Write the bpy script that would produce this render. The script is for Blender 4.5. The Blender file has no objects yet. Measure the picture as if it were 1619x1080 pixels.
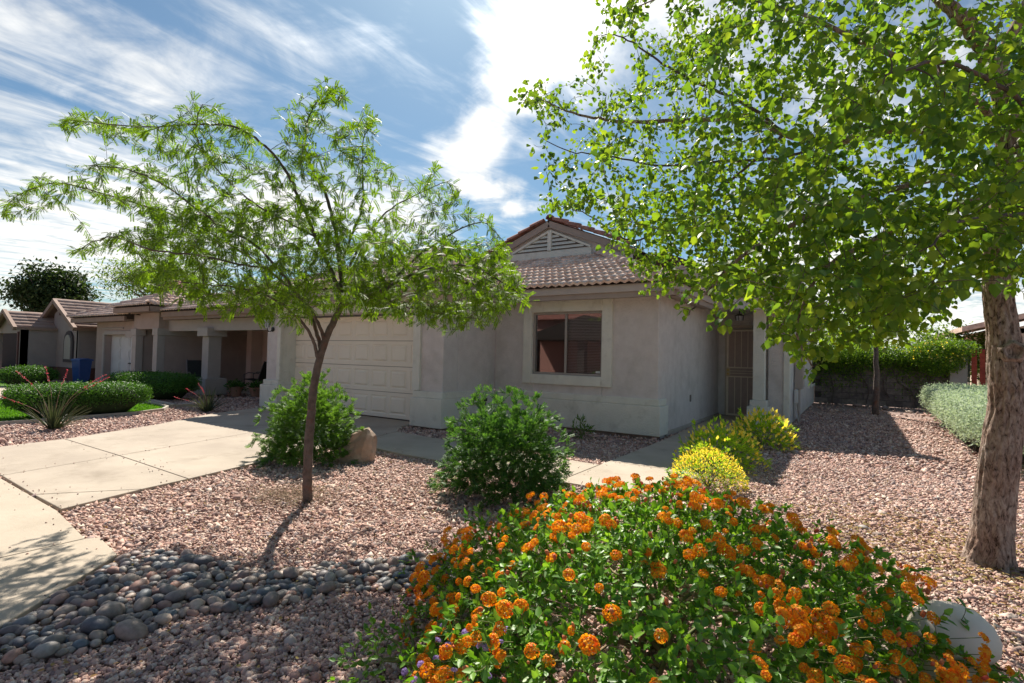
import bpy, math, random
import numpy as np
from mathutils import Matrix, Vector
rng = np.random.default_rng(7); random.seed(7)
S = bpy.context.scene; COL = S.collection
# ------------------------------------------------------------------ camera
CAM = np.array([2.847, -8.955, 1.383]); FPX = 828.4
_a, _p, _r = math.radians(33.278), math.radians(1.542), math.radians(1.291)
_f0 = np.array([-math.sin(_a), math.cos(_a), 0]); _r0 = np.array([math.cos(_a), math.sin(_a), 0]); _up = np.array([0, 0, 1.0])
CF = math.cos(_p)*_f0+math.sin(_p)*_up; _u = -math.sin(_p)*_f0+math.cos(_p)*_up
CR = math.cos(_r)*_r0+math.sin(_r)*_u; CU = -math.sin(_r)*_r0+math.cos(_r)*_u
cam = bpy.data.cameras.new('camera'); camo = bpy.data.objects.new('camera', cam); COL.objects.link(camo)
cam.sensor_width = 36; cam.lens = 36*FPX/1619; cam.clip_start = .05; cam.clip_end = 2000
camo.matrix_world = Matrix(((CR[0], CU[0], -CF[0], CAM[0]), (CR[1], CU[1], -CF[1], CAM[1]), (CR[2], CU[2], -CF[2], CAM[2]), (0, 0, 0, 1)))
S.camera = camo
# ------------------------------------------------------------------ light and sky
SUN_AZ, SUN_EL = math.radians(40), math.radians(47)      # azimuth counter-clockwise from +Y
sun_dir = Vector((-math.sin(SUN_AZ)*math.cos(SUN_EL), math.cos(SUN_AZ)*math.cos(SUN_EL), math.sin(SUN_EL)))
sl = bpy.data.lights.new('sun', 'SUN'); sl.energy = 2.55; sl.angle = math.radians(.5); sl.color = (1, .93, .82)
slo = bpy.data.objects.new('sun', sl); COL.objects.link(slo); slo.rotation_euler = sun_dir.to_track_quat('Z', 'Y').to_euler(); slo.location = (-10, 10, 20)
S.view_settings.view_transform = 'Standard'; S.view_settings.look = 'None'; S.view_settings.gamma = 1; S.view_settings.exposure = EXPOSURE = 1.78
S.view_settings.use_curve_mapping = False
SKY_K = .10
w = bpy.data.worlds.new('World'); S.world = w; w.use_nodes = True
nt = w.node_tree; nt.nodes.clear(); N = nt.nodes.new; L = nt.links.new
def sock(x, s):
    if isinstance(x, (int, float, tuple)): s.default_value = x
    else: L(x, s)
def math_n(op, a, b=0.0, clamp=False, c=0.0):
    n = N('ShaderNodeMath'); n.operation = op; n.use_clamp = clamp; sock(a, n.inputs[0]); sock(b, n.inputs[1])
    if op == 'MULTIPLY_ADD': n.inputs[2].default_value = c
    return n.outputs[0]
def vec_n(op, a, b=None, out=0):
    n = N('ShaderNodeVectorMath'); n.operation = op; sock(a, n.inputs[0])
    if b is not None: sock(b, n.inputs[1])
    return n.outputs[out]
def scale_v(a, k):
    n = N('ShaderNodeVectorMath'); n.operation = 'SCALE'; sock(a, n.inputs[0]); sock(k, n.inputs['Scale']); return n.outputs[0]
sky = N('ShaderNodeTexSky'); sky.sky_type = 'NISHITA'; sky.sun_disc = False; sky.sun_elevation = SUN_EL; sky.sun_rotation = -SUN_AZ
sky.air_density = 1.0; sky.dust_density = .6; sky.ozone_density = 3.0
tc = N('ShaderNodeTexCoord'); dirv = tc.outputs['Generated']
sep = N('ShaderNodeSeparateXYZ'); L(dirv, sep.inputs[0])
zz = math_n('MAXIMUM', sep.outputs[2], .04)
cmb = N('ShaderNodeCombineXYZ'); L(math_n('DIVIDE', sep.outputs[0], zz), cmb.inputs[0]); L(math_n('DIVIDE', sep.outputs[1], zz), cmb.inputs[1])
mp = N('ShaderNodeMapping'); mp.inputs['Rotation'].default_value = (0, 0, math.radians(-38)); mp.inputs['Scale'].default_value = (1.45, .5, 1); L(cmb.outputs[0], mp.inputs[0])
def noise_n(vec, scale, detail=8, rough=.62, dist=.0, col=False):
    n = N('ShaderNodeTexNoise'); L(vec, n.inputs['Vector']); n.inputs['Scale'].default_value = scale; n.inputs['Detail'].default_value = detail
    n.inputs['Roughness'].default_value = rough; n.inputs['Distortion'].default_value = dist; return n.outputs['Color' if col else 'Fac']
wisp = noise_n(mp.outputs[0], 1.25, 9, .58, 1.3)
fine = noise_n(cmb.outputs[0], 3.2, 9, .6, .8)
warp = scale_v(vec_n('SUBTRACT', noise_n(dirv, 4.5, 6, .6, 0, True), (.5, .5, .5)), .16)
wd = vec_n('ADD', dirv, warp)
def pixdir(u, v):
    d = CF+CR*(u-809.5)/FPX-CU*(v-540)/FPX; return d/np.linalg.norm(d)
def capsule(p, q_, rad, wgt):                      # soft elongated cloud bank between two directions of the sky
    a, b = pixdir(*p), pixdir(*q_); ab = b-a; k = float(ab@ab)
    va = vec_n('SUBTRACT', wd, tuple(map(float, a)))
    t = math_n('MULTIPLY', vec_n('DOT_PRODUCT', va, tuple(map(float, ab)), 1), 1/k, True)
    dv = vec_n('SUBTRACT', va, scale_v(tuple(map(float, ab)), t))
    dist = vec_n('LENGTH', dv, None, 1)
    n = N('ShaderNodeMapRange'); n.interpolation_type = 'SMOOTHSTEP'; L(dist, n.inputs[0]); n.inputs[1].default_value = rad; n.inputs[2].default_value = 0
    n.inputs[3].default_value = 0; n.inputs[4].default_value = wgt; return n.outputs[0]
banks = [((1080, -80), (850, 50), .19, .50), ((850, 70), (715, 235), .085, .34), ((760, 180), (745, 260), .06, .2), ((745, 295), (800, 303), .045, .5), ((810, 345), (850, 340), .03, .4),
         ((-100, 20), (240, 130), .10, .30), ((-200, 260), (330, 330), .20, .28), ((-200, 430), (250, 400), .16, .30), ((430, 330), (640, 350), .13, .42),
         ((380, 60), (560, 100), .08, .12), ((1250, 450), (1600, 520), .22, .5), ((1200, 100), (1400, 150), .2, .3), ((250, 150), (330, 110), .10, .12)]
acc = None
for b in banks:
    c = capsule(*b); acc = c if acc is None else math_n('ADD', acc, c)
dens = math_n('ADD', math_n('ADD', math_n('MULTIPLY', wisp, 1.15), math_n('MULTIPLY', fine, .5)), math_n('MULTIPLY_ADD', acc, .92, False, .03))
mr = N('ShaderNodeMapRange'); mr.interpolation_type = 'SMOOTHSTEP'; L(dens, mr.inputs[0]); mr.inputs[1].default_value = .80; mr.inputs[2].default_value = 1.42
mr.inputs[3].default_value = 0.03; mr.inputs[4].default_value = .96
dsun = vec_n('DOT_PRODUCT', dirv, tuple(sun_dir), 1)
glow = math_n('POWER', math_n('MAXIMUM', dsun, 0.0), 36.0)
bright = math_n('ADD', math_n('ADD', math_n('MULTIPLY', glow, 13.0), 2.6), math_n('MULTIPLY', fine, 1.8))
cc = N('ShaderNodeVectorMath'); cc.operation = 'SCALE'; cc.inputs[0].default_value = (1.0, .975, .92); L(bright, cc.inputs['Scale'])
skg = vec_n('MULTIPLY', sky.outputs[0], (.175, .24, .255))
mx = N('ShaderNodeMix'); mx.data_type = 'RGBA'; L(mr.outputs[0], mx.inputs[0]); L(skg, mx.inputs[6]); L(cc.outputs[0], mx.inputs[7])
bg = N('ShaderNodeBackground'); L(mx.outputs[2], bg.inputs[0]); bg.inputs[1].default_value = SKY_K
wo = N('ShaderNodeOutputWorld'); L(bg.outputs[0], wo.inputs[0])

# ------------------------------------------------------------------ helpers
def at(u, v, d):                                   # a point in the world, d metres ahead of the camera
    return CAM+d*(CF+CR*(u-809.5)/FPX-CU*(v-540)/FPX)
def on_ground(u, v, z=0.0):
    r = CF+CR*(u-809.5)/FPX-CU*(v-540)/FPX; return CAM+r*(z-CAM[2])/r[2]
def to_pixel(P):
    d = P-CAM; z = d@CF; zs = np.where(z > .05, z, .05); return 809.5+FPX*(d@CR)/zs, 540-FPX*(d@CU)/zs, z
def link(o, parent=None):
    COL.objects.link(o)
    if parent is not None: o.parent = parent
    return o
def thing(name, label, cat, loc=(0, 0, 0), rz=0, group=None):
    o = bpy.data.objects.new(name, None); o.location = loc; o.rotation_euler = (0, 0, rz); o.empty_display_size = .2
    link(o); o['label'] = label; o['category'] = cat
    if group: o['group'] = group
    return o
def tag(o, label, cat, group=None, kind=None):
    o['label'] = label; o['category'] = cat
    if group: o['group'] = group
    if kind: o['kind'] = kind
    return o
def mesh_np(name, V, F, smooth=False):             # V (n,3), F (m,k) all faces with the same number of corners
    V = np.asarray(V, np.float32); F = np.asarray(F, np.int32); k = F.shape[1]
    me = bpy.data.meshes.new(name); me.vertices.add(len(V)); me.vertices.foreach_set('co', V.ravel())
    me.loops.add(F.size); me.loops.foreach_set('vertex_index', F.ravel())
    me.polygons.add(len(F)); me.polygons.foreach_set('loop_start', np.arange(0, F.size, k, dtype=np.int32))
    me.polygons.foreach_set('loop_total', np.full(len(F), k, np.int32))
    if smooth: me.polygons.foreach_set('use_smooth', np.ones(len(F), bool))
    me.update(); me.validate(); return me
def obj(name, me, mat=None, parent=None, loc=(0, 0, 0), rot=(0, 0, 0), scale=(1, 1, 1), kind=None):
    o = bpy.data.objects.new(name, me)
    if mat is not None and len(me.materials) == 0: me.materials.append(mat)
    o.location = loc; o.rotation_euler = rot; o.scale = scale; link(o, parent)
    if kind: o['kind'] = kind
    return o
class MB:
    def __init__(s): s.v = []; s.f = []
    def add(s, V, F):
        n = len(s.v); s.v += [tuple(map(float, p)) for p in V]; s.f += [tuple(i+n for i in f) for f in F]; return s
    def box(s, x0, x1, y0, y1, z0, z1):
        if x0 > x1: x0, x1 = x1, x0
        if y0 > y1: y0, y1 = y1, y0
        return s.add([(x0, y0, z0), (x1, y0, z0), (x1, y1, z0), (x0, y1, z0), (x0, y0, z1), (x1, y0, z1), (x1, y1, z1), (x0, y1, z1)],
                     [(0, 3, 2, 1), (4, 5, 6, 7), (0, 1, 5, 4), (1, 2, 6, 5), (2, 3, 7, 6), (3, 0, 4, 7)])
    def prism(s, pts, ax, a0, a1):                 # pts: 2D outline in the plane normal to ax
        n = len(pts)
        def P(p, a): return (a, p[0], p[1]) if ax == 0 else (p[0], a, p[1]) if ax == 1 else (p[0], p[1], a)
        V = [P(p, a0) for p in pts]+[P(p, a1) for p in pts]
        return s.add(V, [tuple(range(n))[::-1], tuple(range(n, 2*n))]+[(i, (i+1) % n, n+(i+1) % n, n+i) for i in range(n)])
    def hull6(s, a, b, w_, h_):                    # a plank from a to b, w_ thick sideways, h_ tall
        a, b = np.array(a, float), np.array(b, float); d = b-a; d /= np.linalg.norm(d)
        sd = np.cross(d, (0, 0, 1)); sd /= max(np.linalg.norm(sd), 1e-6); up = np.cross(sd, d)
        V = [p+sd*w_/2*i+up*h_/2*j for p in (a, b) for i, j in ((-1, -1), (1, -1), (1, 1), (-1, 1))]
        return s.add(V, [(0, 1, 2, 3), (7, 6, 5, 4), (0, 4, 5, 1), (1, 5, 6, 2), (2, 6, 7, 3), (3, 7, 4, 0)])
    def tube(s, pts, rad, n=8, cap=True):
        V, F = tube_np(np.array(pts, float), rad, n); base = len(s.v); s.v += [tuple(map(float, p)) for p in V]
        s.f += [tuple(int(i)+base for i in f) for f in F]
        if cap: s.f += [tuple(base+i for i in range(n))[::-1], tuple(base+len(V)-n+i for i in range(n))]
        return s
    def lathe(s, prof, c=(0, 0, 0), n=20):
        V = []; F = []; m = len(prof)
        for i in range(n):
            t = 2*math.pi*i/n
            V += [(c[0]+r*math.cos(t), c[1]+r*math.sin(t), c[2]+z) for r, z in prof]
        for i in range(n):
            j = (i+1) % n
            F += [(i*m+k, j*m+k, j*m+k+1, i*m+k+1) for k in range(m-1)]
        return s.add(V, F)
    def build(s, name, mat, parent=None, bevel=0, smooth=False, loc=(0, 0, 0), rot=(0, 0, 0), kind=None):
        me = bpy.data.meshes.new(name); me.from_pydata(s.v, [], s.f); me.update()
        o = obj(name, me, mat, parent, loc, rot, kind=kind)
        if smooth:
            for p in me.polygons: p.use_smooth = True
        if bevel:
            m = o.modifiers.new('bevel', 'BEVEL'); m.width = bevel; m.segments = 2; m.limit_method = 'ANGLE'
        return o
def tube_np(P, rad, n=6):
    P = np.asarray(P, float); m = len(P); rad = np.broadcast_to(np.asarray(rad, float), (m,))
    T = np.gradient(P, axis=0); T /= np.maximum(np.linalg.norm(T, axis=1, keepdims=True), 1e-9)
    ref = np.array([0, 0, 1.0]) if abs(T[0, 2]) < .9 else np.array([1.0, 0, 0])
    A = np.cross(T, ref); A /= np.maximum(np.linalg.norm(A, axis=1, keepdims=True), 1e-9); B = np.cross(T, A)
    t = np.linspace(0, 2*np.pi, n, endpoint=False)
    V = P[:, None]+rad[:, None, None]*(np.cos(t)[None, :, None]*A[:, None]+np.sin(t)[None, :, None]*B[:, None])
    i = np.arange(m-1)[:, None]*n; j = np.arange(n)[None]; k = (j+1) % n
    F = np.stack([i+j, i+k, i+n+k, i+n+j], -1).reshape(-1, 4)
    return V.reshape(-1, 3), F
def join_np(parts):
    V = []; F = []; n = 0
    for v, f in parts: V.append(v); F.append(f+n); n += len(v)
    return np.concatenate(V), np.concatenate(F)
def unit(a): return a/np.maximum(np.linalg.norm(a, axis=-1, keepdims=True), 1e-9)
def rand_dirs(n): return unit(rng.normal(size=(n, 3)))
def stamp(O, D, Nn, Sz, TV, TF):                   # copies of a template (along, side, up) at O, heading D, facing Nn
    D = unit(D); B = unit(np.cross(Nn, D)); Nn = np.cross(D, B)
    V = O[:, None]+Sz[:, None, None]*(TV[None, :, 0:1]*D[:, None]+TV[None, :, 1:2]*B[:, None]+TV[None, :, 2:3]*Nn[:, None])
    F = TF[None]+np.arange(len(O))[:, None, None]*len(TV)
    return V.reshape(-1, 3), F.reshape(-1, TF.shape[1])
def fan(pts, c):
    n = len(pts); return np.array(pts+[c], float), np.array([(i, (i+1) % n, n) for i in range(n)])
HEART = fan([(0, 0, 0), (-.06, .26, .03), (.22, .47, .06), (.6, .36, .05), (1, 0, -.08), (.6, -.36, .05), (.22, -.47, .06), (-.06, -.26, .03)], (.42, 0, -.04))
OVATE = fan([(0, 0, 0), (.28, .27, .05), (.68, .21, .03), (1, 0, -.08), (.68, -.21, .03), (.28, -.27, .05)], (.45, 0, -.04))
BLADE = (np.array([(0, 0, 0), (.45, .13, .02), (1, 0, 0), (.45, -.13, .02)], float), np.array([(0, 1, 2), (0, 2, 3)]))
def pinnate(pairs, ll, lw, droop=.3, fwd=.5):
    V = []; F = []
    def seg(a, b, w_):
        a, b = np.array(a), np.array(b); d = b-a; s = np.array([-d[1], d[0], 0]); s = s/max(np.linalg.norm(s), 1e-6)*w_; n = len(V)
        V.extend([a, a*.45+b*.55+s, b, a*.45+b*.55-s]); F.extend([(n, n+1, n+2), (n, n+2, n+3)])
    for i in range(pairs):
        t = .12+.86*i/pairs; z = -droop*t*t
        for sgn in (-1, 1): seg((t, 0, z), (t+ll*fwd, sgn*ll, z-.03-.1*ll), lw)
    for i in range(4):
        t0, t1 = i/4, (i+1)/4; n = len(V); V.extend([np.array([t0, .008, -droop*t0*t0]), np.array([t1, .006, -droop*t1*t1]), np.array([t1, -.006, -droop*t1*t1]), np.array([t0, -.008, -droop*t0*t0])]); F.extend([(n, n+1, n+2), (n, n+2, n+3)])
    return np.array(V, float), np.array(F)
# ------------------------------------------------------------------ materials
MATS = {}
def mat(name, c1, c2=None, scale=6, rough=.85, bump=0, bscale=60, rnd=0, metal=0, spec=.3, detail=6, stain=None, coarse=0):
    if name in MATS: return MATS[name]
    m = bpy.data.materials.new(name); m.use_nodes = True; t = m.node_tree; b = t.nodes['Principled BSDF']; MATS[name] = m
    b.inputs['Roughness'].default_value = rough; b.inputs['Metallic'].default_value = metal; b.inputs['Specular IOR Level'].default_value = spec
    g = t.nodes.new('ShaderNodeNewGeometry'); pos = g.outputs['Position']
    def noi(sc, det=6, r_=.6):
        n = t.nodes.new('ShaderNodeTexNoise'); n.inputs['Scale'].default_value = sc; n.inputs['Detail'].default_value = det; n.inputs['Roughness'].default_value = r_
        t.links.new(pos, n.inputs['Vector']); return n.outputs['Fac']
    mix = t.nodes.new('ShaderNodeMix'); mix.data_type = 'RGBA'; mix.inputs[6].default_value = (*c1, 1); mix.inputs[7].default_value = (*(c2 or c1), 1)
    r = t.nodes.new('ShaderNodeMapRange'); r.inputs[1].default_value = .35; r.inputs[2].default_value = .65; t.links.new(noi(scale, detail), r.inputs[0]); t.links.new(r.outputs[0], mix.inputs[0])
    out = mix.outputs[2]
    if stain:
        m2 = t.nodes.new('ShaderNodeMix'); m2.data_type = 'RGBA'; m2.inputs[7].default_value = (*stain[0], 1)
        r2 = t.nodes.new('ShaderNodeMapRange'); r2.inputs[1].default_value = stain[2]; r2.inputs[2].default_value = stain[2]+.2; r2.inputs[4].default_value = stain[3]
        t.links.new(noi(stain[1], 8, .65), r2.inputs[0]); t.links.new(r2.outputs[0], m2.inputs[0]); t.links.new(out, m2.inputs[6]); out = m2.outputs[2]
    if rnd:
        oi = t.nodes.new('ShaderNodeObjectInfo'); ad = t.nodes.new('ShaderNodeMath'); ad.operation = 'ADD'; t.links.new(oi.outputs['Random'], ad.inputs[0]); t.links.new(g.outputs['Random Per Island'], ad.inputs[1])
        fr = t.nodes.new('ShaderNodeMath'); fr.operation = 'FRACT'; t.links.new(ad.outputs[0], fr.inputs[0])
        mr_ = t.nodes.new('ShaderNodeMapRange'); mr_.inputs[3].default_value = 1-rnd; mr_.inputs[4].default_value = 1+rnd; t.links.new(fr.outputs[0], mr_.inputs[0])
        vm = t.nodes.new('ShaderNodeVectorMath'); vm.operation = 'SCALE'; t.links.new(out, vm.inputs[0]); t.links.new(mr_.outputs[0], vm.inputs['Scale']); out = vm.outputs[0]
    t.links.new(out, b.inputs['Base Color'])
    if bump:
        bn = t.nodes.new('ShaderNodeBump'); bn.inputs['Strength'].default_value = bump; bn.inputs['Distance'].default_value = .01
        h = noi(bscale, 5, .6)
        if coarse:
            ad2 = t.nodes.new('ShaderNodeMath'); ad2.operation = 'MULTIPLY_ADD'; t.links.new(noi(coarse, 3), ad2.inputs[0]); ad2.inputs[1].default_value = 2.0; t.links.new(h, ad2.inputs[2]); h = ad2.outputs[0]
        t.links.new(h, bn.inputs['Height']); t.links.new(bn.outputs[0], b.inputs['Normal'])
    return m
def ramp_mat(name, cols, rough=.6, trans=0, spec=.3, bump=0, bscale=60, tcol=None, speck=0):
    """colour picked per object / per loose piece from a list; trans lets light through (leaves)"""
    if name in MATS: return MATS[name]
    m = bpy.data.materials.new(name); m.use_nodes = True; t = m.node_tree; b = t.nodes['Principled BSDF']; MATS[name] = m
    b.inputs['Roughness'].default_value = rough; b.inputs['Specular IOR Level'].default_value = spec
    g = t.nodes.new('ShaderNodeNewGeometry'); oi = t.nodes.new('ShaderNodeObjectInfo')
    ad = t.nodes.new('ShaderNodeMath'); ad.operation = 'ADD'; t.links.new(oi.outputs['Random'], ad.inputs[0]); t.links.new(g.outputs['Random Per Island'], ad.inputs[1])
    fr = t.nodes.new('ShaderNodeMath'); fr.operation = 'FRACT'; t.links.new(ad.outputs[0], fr.inputs[0])
    cr = t.nodes.new('ShaderNodeValToRGB'); e = cr.color_ramp.elements; n = len(cols)
    while len(e) < n: e.new(.5)
    for i, c in enumerate(cols): e[i].position = i/max(n-1, 1); e[i].color = (*c, 1)
    t.links.new(fr.outputs[0], cr.inputs[0]); out = cr.outputs[0]
    if speck:
        n_ = t.nodes.new('ShaderNodeTexNoise'); n_.inputs['Scale'].default_value = speck; n_.inputs['Detail'].default_value = 5; t.links.new(g.outputs['Position'], n_.inputs['Vector'])
        r_ = t.nodes.new('ShaderNodeMapRange'); r_.inputs[1].default_value = .3; r_.inputs[2].default_value = .7; r_.inputs[3].default_value = .72; r_.inputs[4].default_value = 1.28; t.links.new(n_.outputs['Fac'], r_.inputs[0])
        vm = t.nodes.new('ShaderNodeVectorMath'); vm.operation = 'SCALE'; t.links.new(out, vm.inputs[0]); t.links.new(r_.outputs[0], vm.inputs['Scale']); out = vm.outputs[0]
    t.links.new(out, b.inputs['Base Color'])
    if bump:
        bn = t.nodes.new('ShaderNodeBump'); bn.inputs['Strength'].default_value = bump; bn.inputs['Distance'].default_value = .01
        n2 = t.nodes.new('ShaderNodeTexNoise'); n2.inputs['Scale'].default_value = bscale; n2.inputs['Detail'].default_value = 6; t.links.new(g.outputs['Position'], n2.inputs['Vector'])
        t.links.new(n2.outputs['Fac'], bn.inputs['Height']); t.links.new(bn.outputs[0], b.inputs['Normal'])
    if trans:
        tr = t.nodes.new('ShaderNodeBsdfTranslucent'); vm = t.nodes.new('ShaderNodeVectorMath'); vm.operation = 'MULTIPLY'; t.links.new(out, vm.inputs[0]); vm.inputs[1].default_value = tcol or (1.7, 1.6, .7)
        t.links.new(vm.outputs[0], tr.inputs[0]); ms = t.nodes.new('ShaderNodeMixShader'); ms.inputs[0].default_value = trans
        t.links.new(b.outputs[0], ms.inputs[1]); t.links.new(tr.outputs[0], ms.inputs[2]); t.links.new(ms.outputs[0], t.nodes['Material Output'].inputs[0])
    return m
STUCCO = mat('stucco', (.66, .60, .57), (.74, .68, .65), 5, .92, 1.0, 110, stain=((.47, .43, .39), 1.6, .52, .55), coarse=34)
TRIM = mat('stucco_trim', (.70, .68, .60), (.76, .74, .66), 4, .9, .6, 120, stain=((.44, .41, .34), 3.5, .55, .6), coarse=40)
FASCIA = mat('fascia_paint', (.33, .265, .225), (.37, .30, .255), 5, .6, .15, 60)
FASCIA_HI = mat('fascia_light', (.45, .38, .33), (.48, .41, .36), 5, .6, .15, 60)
TILE = ramp_mat('clay_tile', [(.72, .50, .39), (.78, .58, .47), (.60, .41, .32), (.82, .64, .53), (.66, .48, .38)], .85, 0, .2, .25, 90, speck=9)
TILE_RED = ramp_mat('clay_tile_red', [(.30, .14, .11), (.36, .18, .14), (.27, .12, .10)], .85, 0, .2, .2, 90, speck=9)
UNDER = mat('roof_underlay', (.10, .075, .065), (.13, .10, .085), 10, .95)
CREAM = mat('garage_paint', (.84, .76, .63), (.87, .80, .67), 2.0, .55, .06, 90, stain=((.62, .54, .44), 1.3, .58, .4))
FOOT = mat('footing', (.17, .12, .10), (.26, .17, .13), 12, .95, .5, 60)
CONC = mat('concrete', (.37, .31, .25), (.46, .39, .315), 1.1, .9, .4, 160, stain=((.25, .205, .155), 1.7, .54, .75), coarse=6)
CONC2 = mat('walk_concrete', (.41, .345, .27), (.49, .415, .33), 1.6, .9, .4, 160, stain=((.30, .25, .19), 2.4, .56, .7), coarse=7)
GROUND = mat('gravel_bed', (.26, .18, .155), (.36, .26, .23), 14, .98, 1.0, 40, stain=((.17, .12, .10), 26, .5, .8))
BLACK = mat('black_iron', (.02, .02, .02), (.03, .03, .03), 20, .45)
DARK = mat('dark_void', (.02, .016, .014), None, 5, .9)
BRASS = mat('brass', (.62, .42, .16), (.68, .48, .2), 20, .35, metal=.8)
BARK1 = mat('bark_smooth', (.10, .075, .065), (.17, .13, .115), 18, .85, 1.0, 60, stain=((.22, .075, .04), 6, .55, .85), coarse=20)
TWIG = mat('twig_bark', (.09, .065, .05), (.13, .095, .075), 20, .85)
STEM_G = mat('green_stem', (.14, .17, .06), (.20, .22, .09), 20, .8)
def glass(name, col, rough=.03, alpha=.25):
    m = bpy.data.materials.new(name); m.use_nodes = True; t = m.node_tree; MATS[name] = m; t.nodes.remove(t.nodes['Principled BSDF'])
    gl = t.nodes.new('ShaderNodeBsdfGlossy'); gl.inputs['Roughness'].default_value = rough; gl.inputs['Color'].default_value = (.95, .95, .95, 1)
    tr = t.nodes.new('ShaderNodeBsdfTransparent'); tr.inputs[0].default_value = (*col, 1); ms = t.nodes.new('ShaderNodeMixShader')
    fr = t.nodes.new('ShaderNodeFresnel'); fr.inputs[0].default_value = 1.52; ad = t.nodes.new('ShaderNodeMath'); ad.operation = 'ADD'; ad.inputs[1].default_value = alpha; t.links.new(fr.outputs[0], ad.inputs[0])
    t.links.new(ad.outputs[0], ms.inputs[0]); t.links.new(tr.outputs[0], ms.inputs[1]); t.links.new(gl.outputs[0], ms.inputs[2]); t.links.new(ms.outputs[0], t.nodes['Material Output'].inputs[0]); return m
GLASS = glass('window_glass', (.85, .83, .83), .02, .10)
# ------------------------------------------------------------------ ground, concrete, gravel
def inpoly(P, poly):
    x, y = P[:, 0], P[:, 1]; ins = np.zeros(len(P), bool); n = len(poly)
    for i in range(n):
        (x1, y1), (x2, y2) = poly[i], poly[(i+1) % n]
        c = ((y1 > y) != (y2 > y)) & (x < (x2-x1)*(y-y1)/((y2-y1) or 1e-9)+x1); ins ^= c
    return ins
g = MB(); g.add([(-600, -600, -.02), (600, -600, -.02), (600, 600, -.02), (-600, 600, -.02)], [(0, 1, 2, 3)])
o = g.build('ground', GROUND, kind='structure')
def slab(poly, top, matr, parent, gap=.006, name='concrete_slab'):
    c = np.mean(poly, 0); P = np.array(poly, float); n = len(P); Q = []
    area = sum(P[i, 0]*P[(i+1) % n, 1]-P[(i+1) % n, 0]*P[i, 1] for i in range(n))
    if area < 0: P = P[::-1]
    for i in range(n):                                 # inset every edge by the joint gap
        a, b, d = P[i-1], P[i], P[(i+1) % n]; e1 = unit(b-a); e2 = unit(d-b); n1 = np.array([-e1[1], e1[0]]); n2 = np.array([-e2[1], e2[0]])
        m = unit(n1+n2); Q.append(b+m*gap/max(.3, m@n1))
    s = MB(); s.prism([tuple(p) for p in Q], 2, -.10, top); return s.build(name, matr, parent, bevel=.006)
DRIVE = [[(-8.9, -1.3), (-8.85, -1.9), (-8.43, -3.17), (-7.94, -3.9), (-7.44, -4.64), (-6.75, -6.11), (-4.83, -6.13), (-5.41, -4.1), (-5.95, -1.3)],
         [(-5.95, -1.3), (-5.41, -4.1), (-4.83, -6.13), (-2.94, -6.2), (-3.15, -5.4), (-3.34, -4.88), (-3.45, -3.6), (-3.78, -2.4), (-4.2, -1.9), (-4.2, -1.3)],
         [(-6.75, -6.11), (-4.83, -6.13), (-4.51, -7.28), (-6.5, -7.3)],
         [(-4.83, -6.13), (-2.94, -6.2), (-2.85, -6.66), (-3.37, -7.32), (-4.51, -7.28)],
         [(-2.85, -6.66), (-2.65, -7.33), (-3.37, -7.32)]]
WALK = [[(-3.78, -2.4), (-2, -2.62), (.14, -2.74), (.14, -3.85), (-2.19, -3.83), (-3.13, -3.7), (-3.45, -3.6)],
        [(.14, -2.74), (.14, -3.85), (1.32, -3.85), (1.32, -2.45), (.14, -2.45)],
        [(.14, -2.45), (1.32, -2.45), (1.3, -.2), (.15, -.2)], [(.15, -.2), (1.3, -.2), (1.25, 2.2), (.07, 2.2)], [(.07, 2.2), (1.25, 2.2), (1.25, 4.74), (.07, 4.74)]]
SIDE = [[(-12, -7.34), (-6.5, -7.33), (-6.5, -9.0), (-12, -9.0)], [(-6.5, -7.33), (-4.51, -7.31), (-4.4, -9.0), (-6.5, -9.0)],
        [(-4.51, -7.31), (-2.6, -7.36), (-1.67, -7.47), (-1.67, -9.0), (-4.4, -9.0)], [(-1.67, -7.47), (-1.62, -7.40), (-1.16, -7.46), (-.56, -8.16), (-.2, -8.6), (0, -9.0), (-1.67, -9.0)],
        [(-4.4, -9.0), (-1.67, -9.0), (0, -9.0), (.6, -9.8), (1.4, -10.6), (-4.4, -10.6)]]
NDRIVE = [[(-14.7, -7.3), (-14.8, -4.6), (-15.8, -2.6), (-17.9, -1.8), (-17.9, -.66), (-20.7, -.66), (-20.4, -3.0), (-19.4, -7.3)]]
LAWN = [(-9.42, -7.3), (-9.33, -5.73), (-9.5, -4.14), (-9.8, -3.55), (-10.29, -3.25), (-11.0, -3.12), (-11.87, -3.08), (-14.5, -2.9), (-14.72, -4.6), (-14.65, -7.3)]
LAWN2 = [(-19.6, -7.3), (-20.4, -3.6), (-21.2, -2.4), (-25, -2.6), (-32, -3.0), (-30, -7.3)]
def structure(name, label=None):
    o = bpy.data.objects.new(name, None); link(o); o['kind'] = 'structure'
    if label: o['label'] = label
    return o
for nm, polys, top, mt in (('driveway', DRIVE, .03, CONC), ('walkway', WALK, .028, CONC2), ('sidewalk', SIDE, .034, CONC2), ('neighbouring_driveway', NDRIVE, .03, CONC)):
    r_ = structure(nm)
    for p in polys: slab(p, top, mt, r_)
road = MB(); road.box(-60, 60, -20, -11.2, -.12, -.012); road.build('road', mat('asphalt', (.05, .05, .052), (.065, .063, .06), 6, .9, .4, 150), kind='structure')
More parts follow.
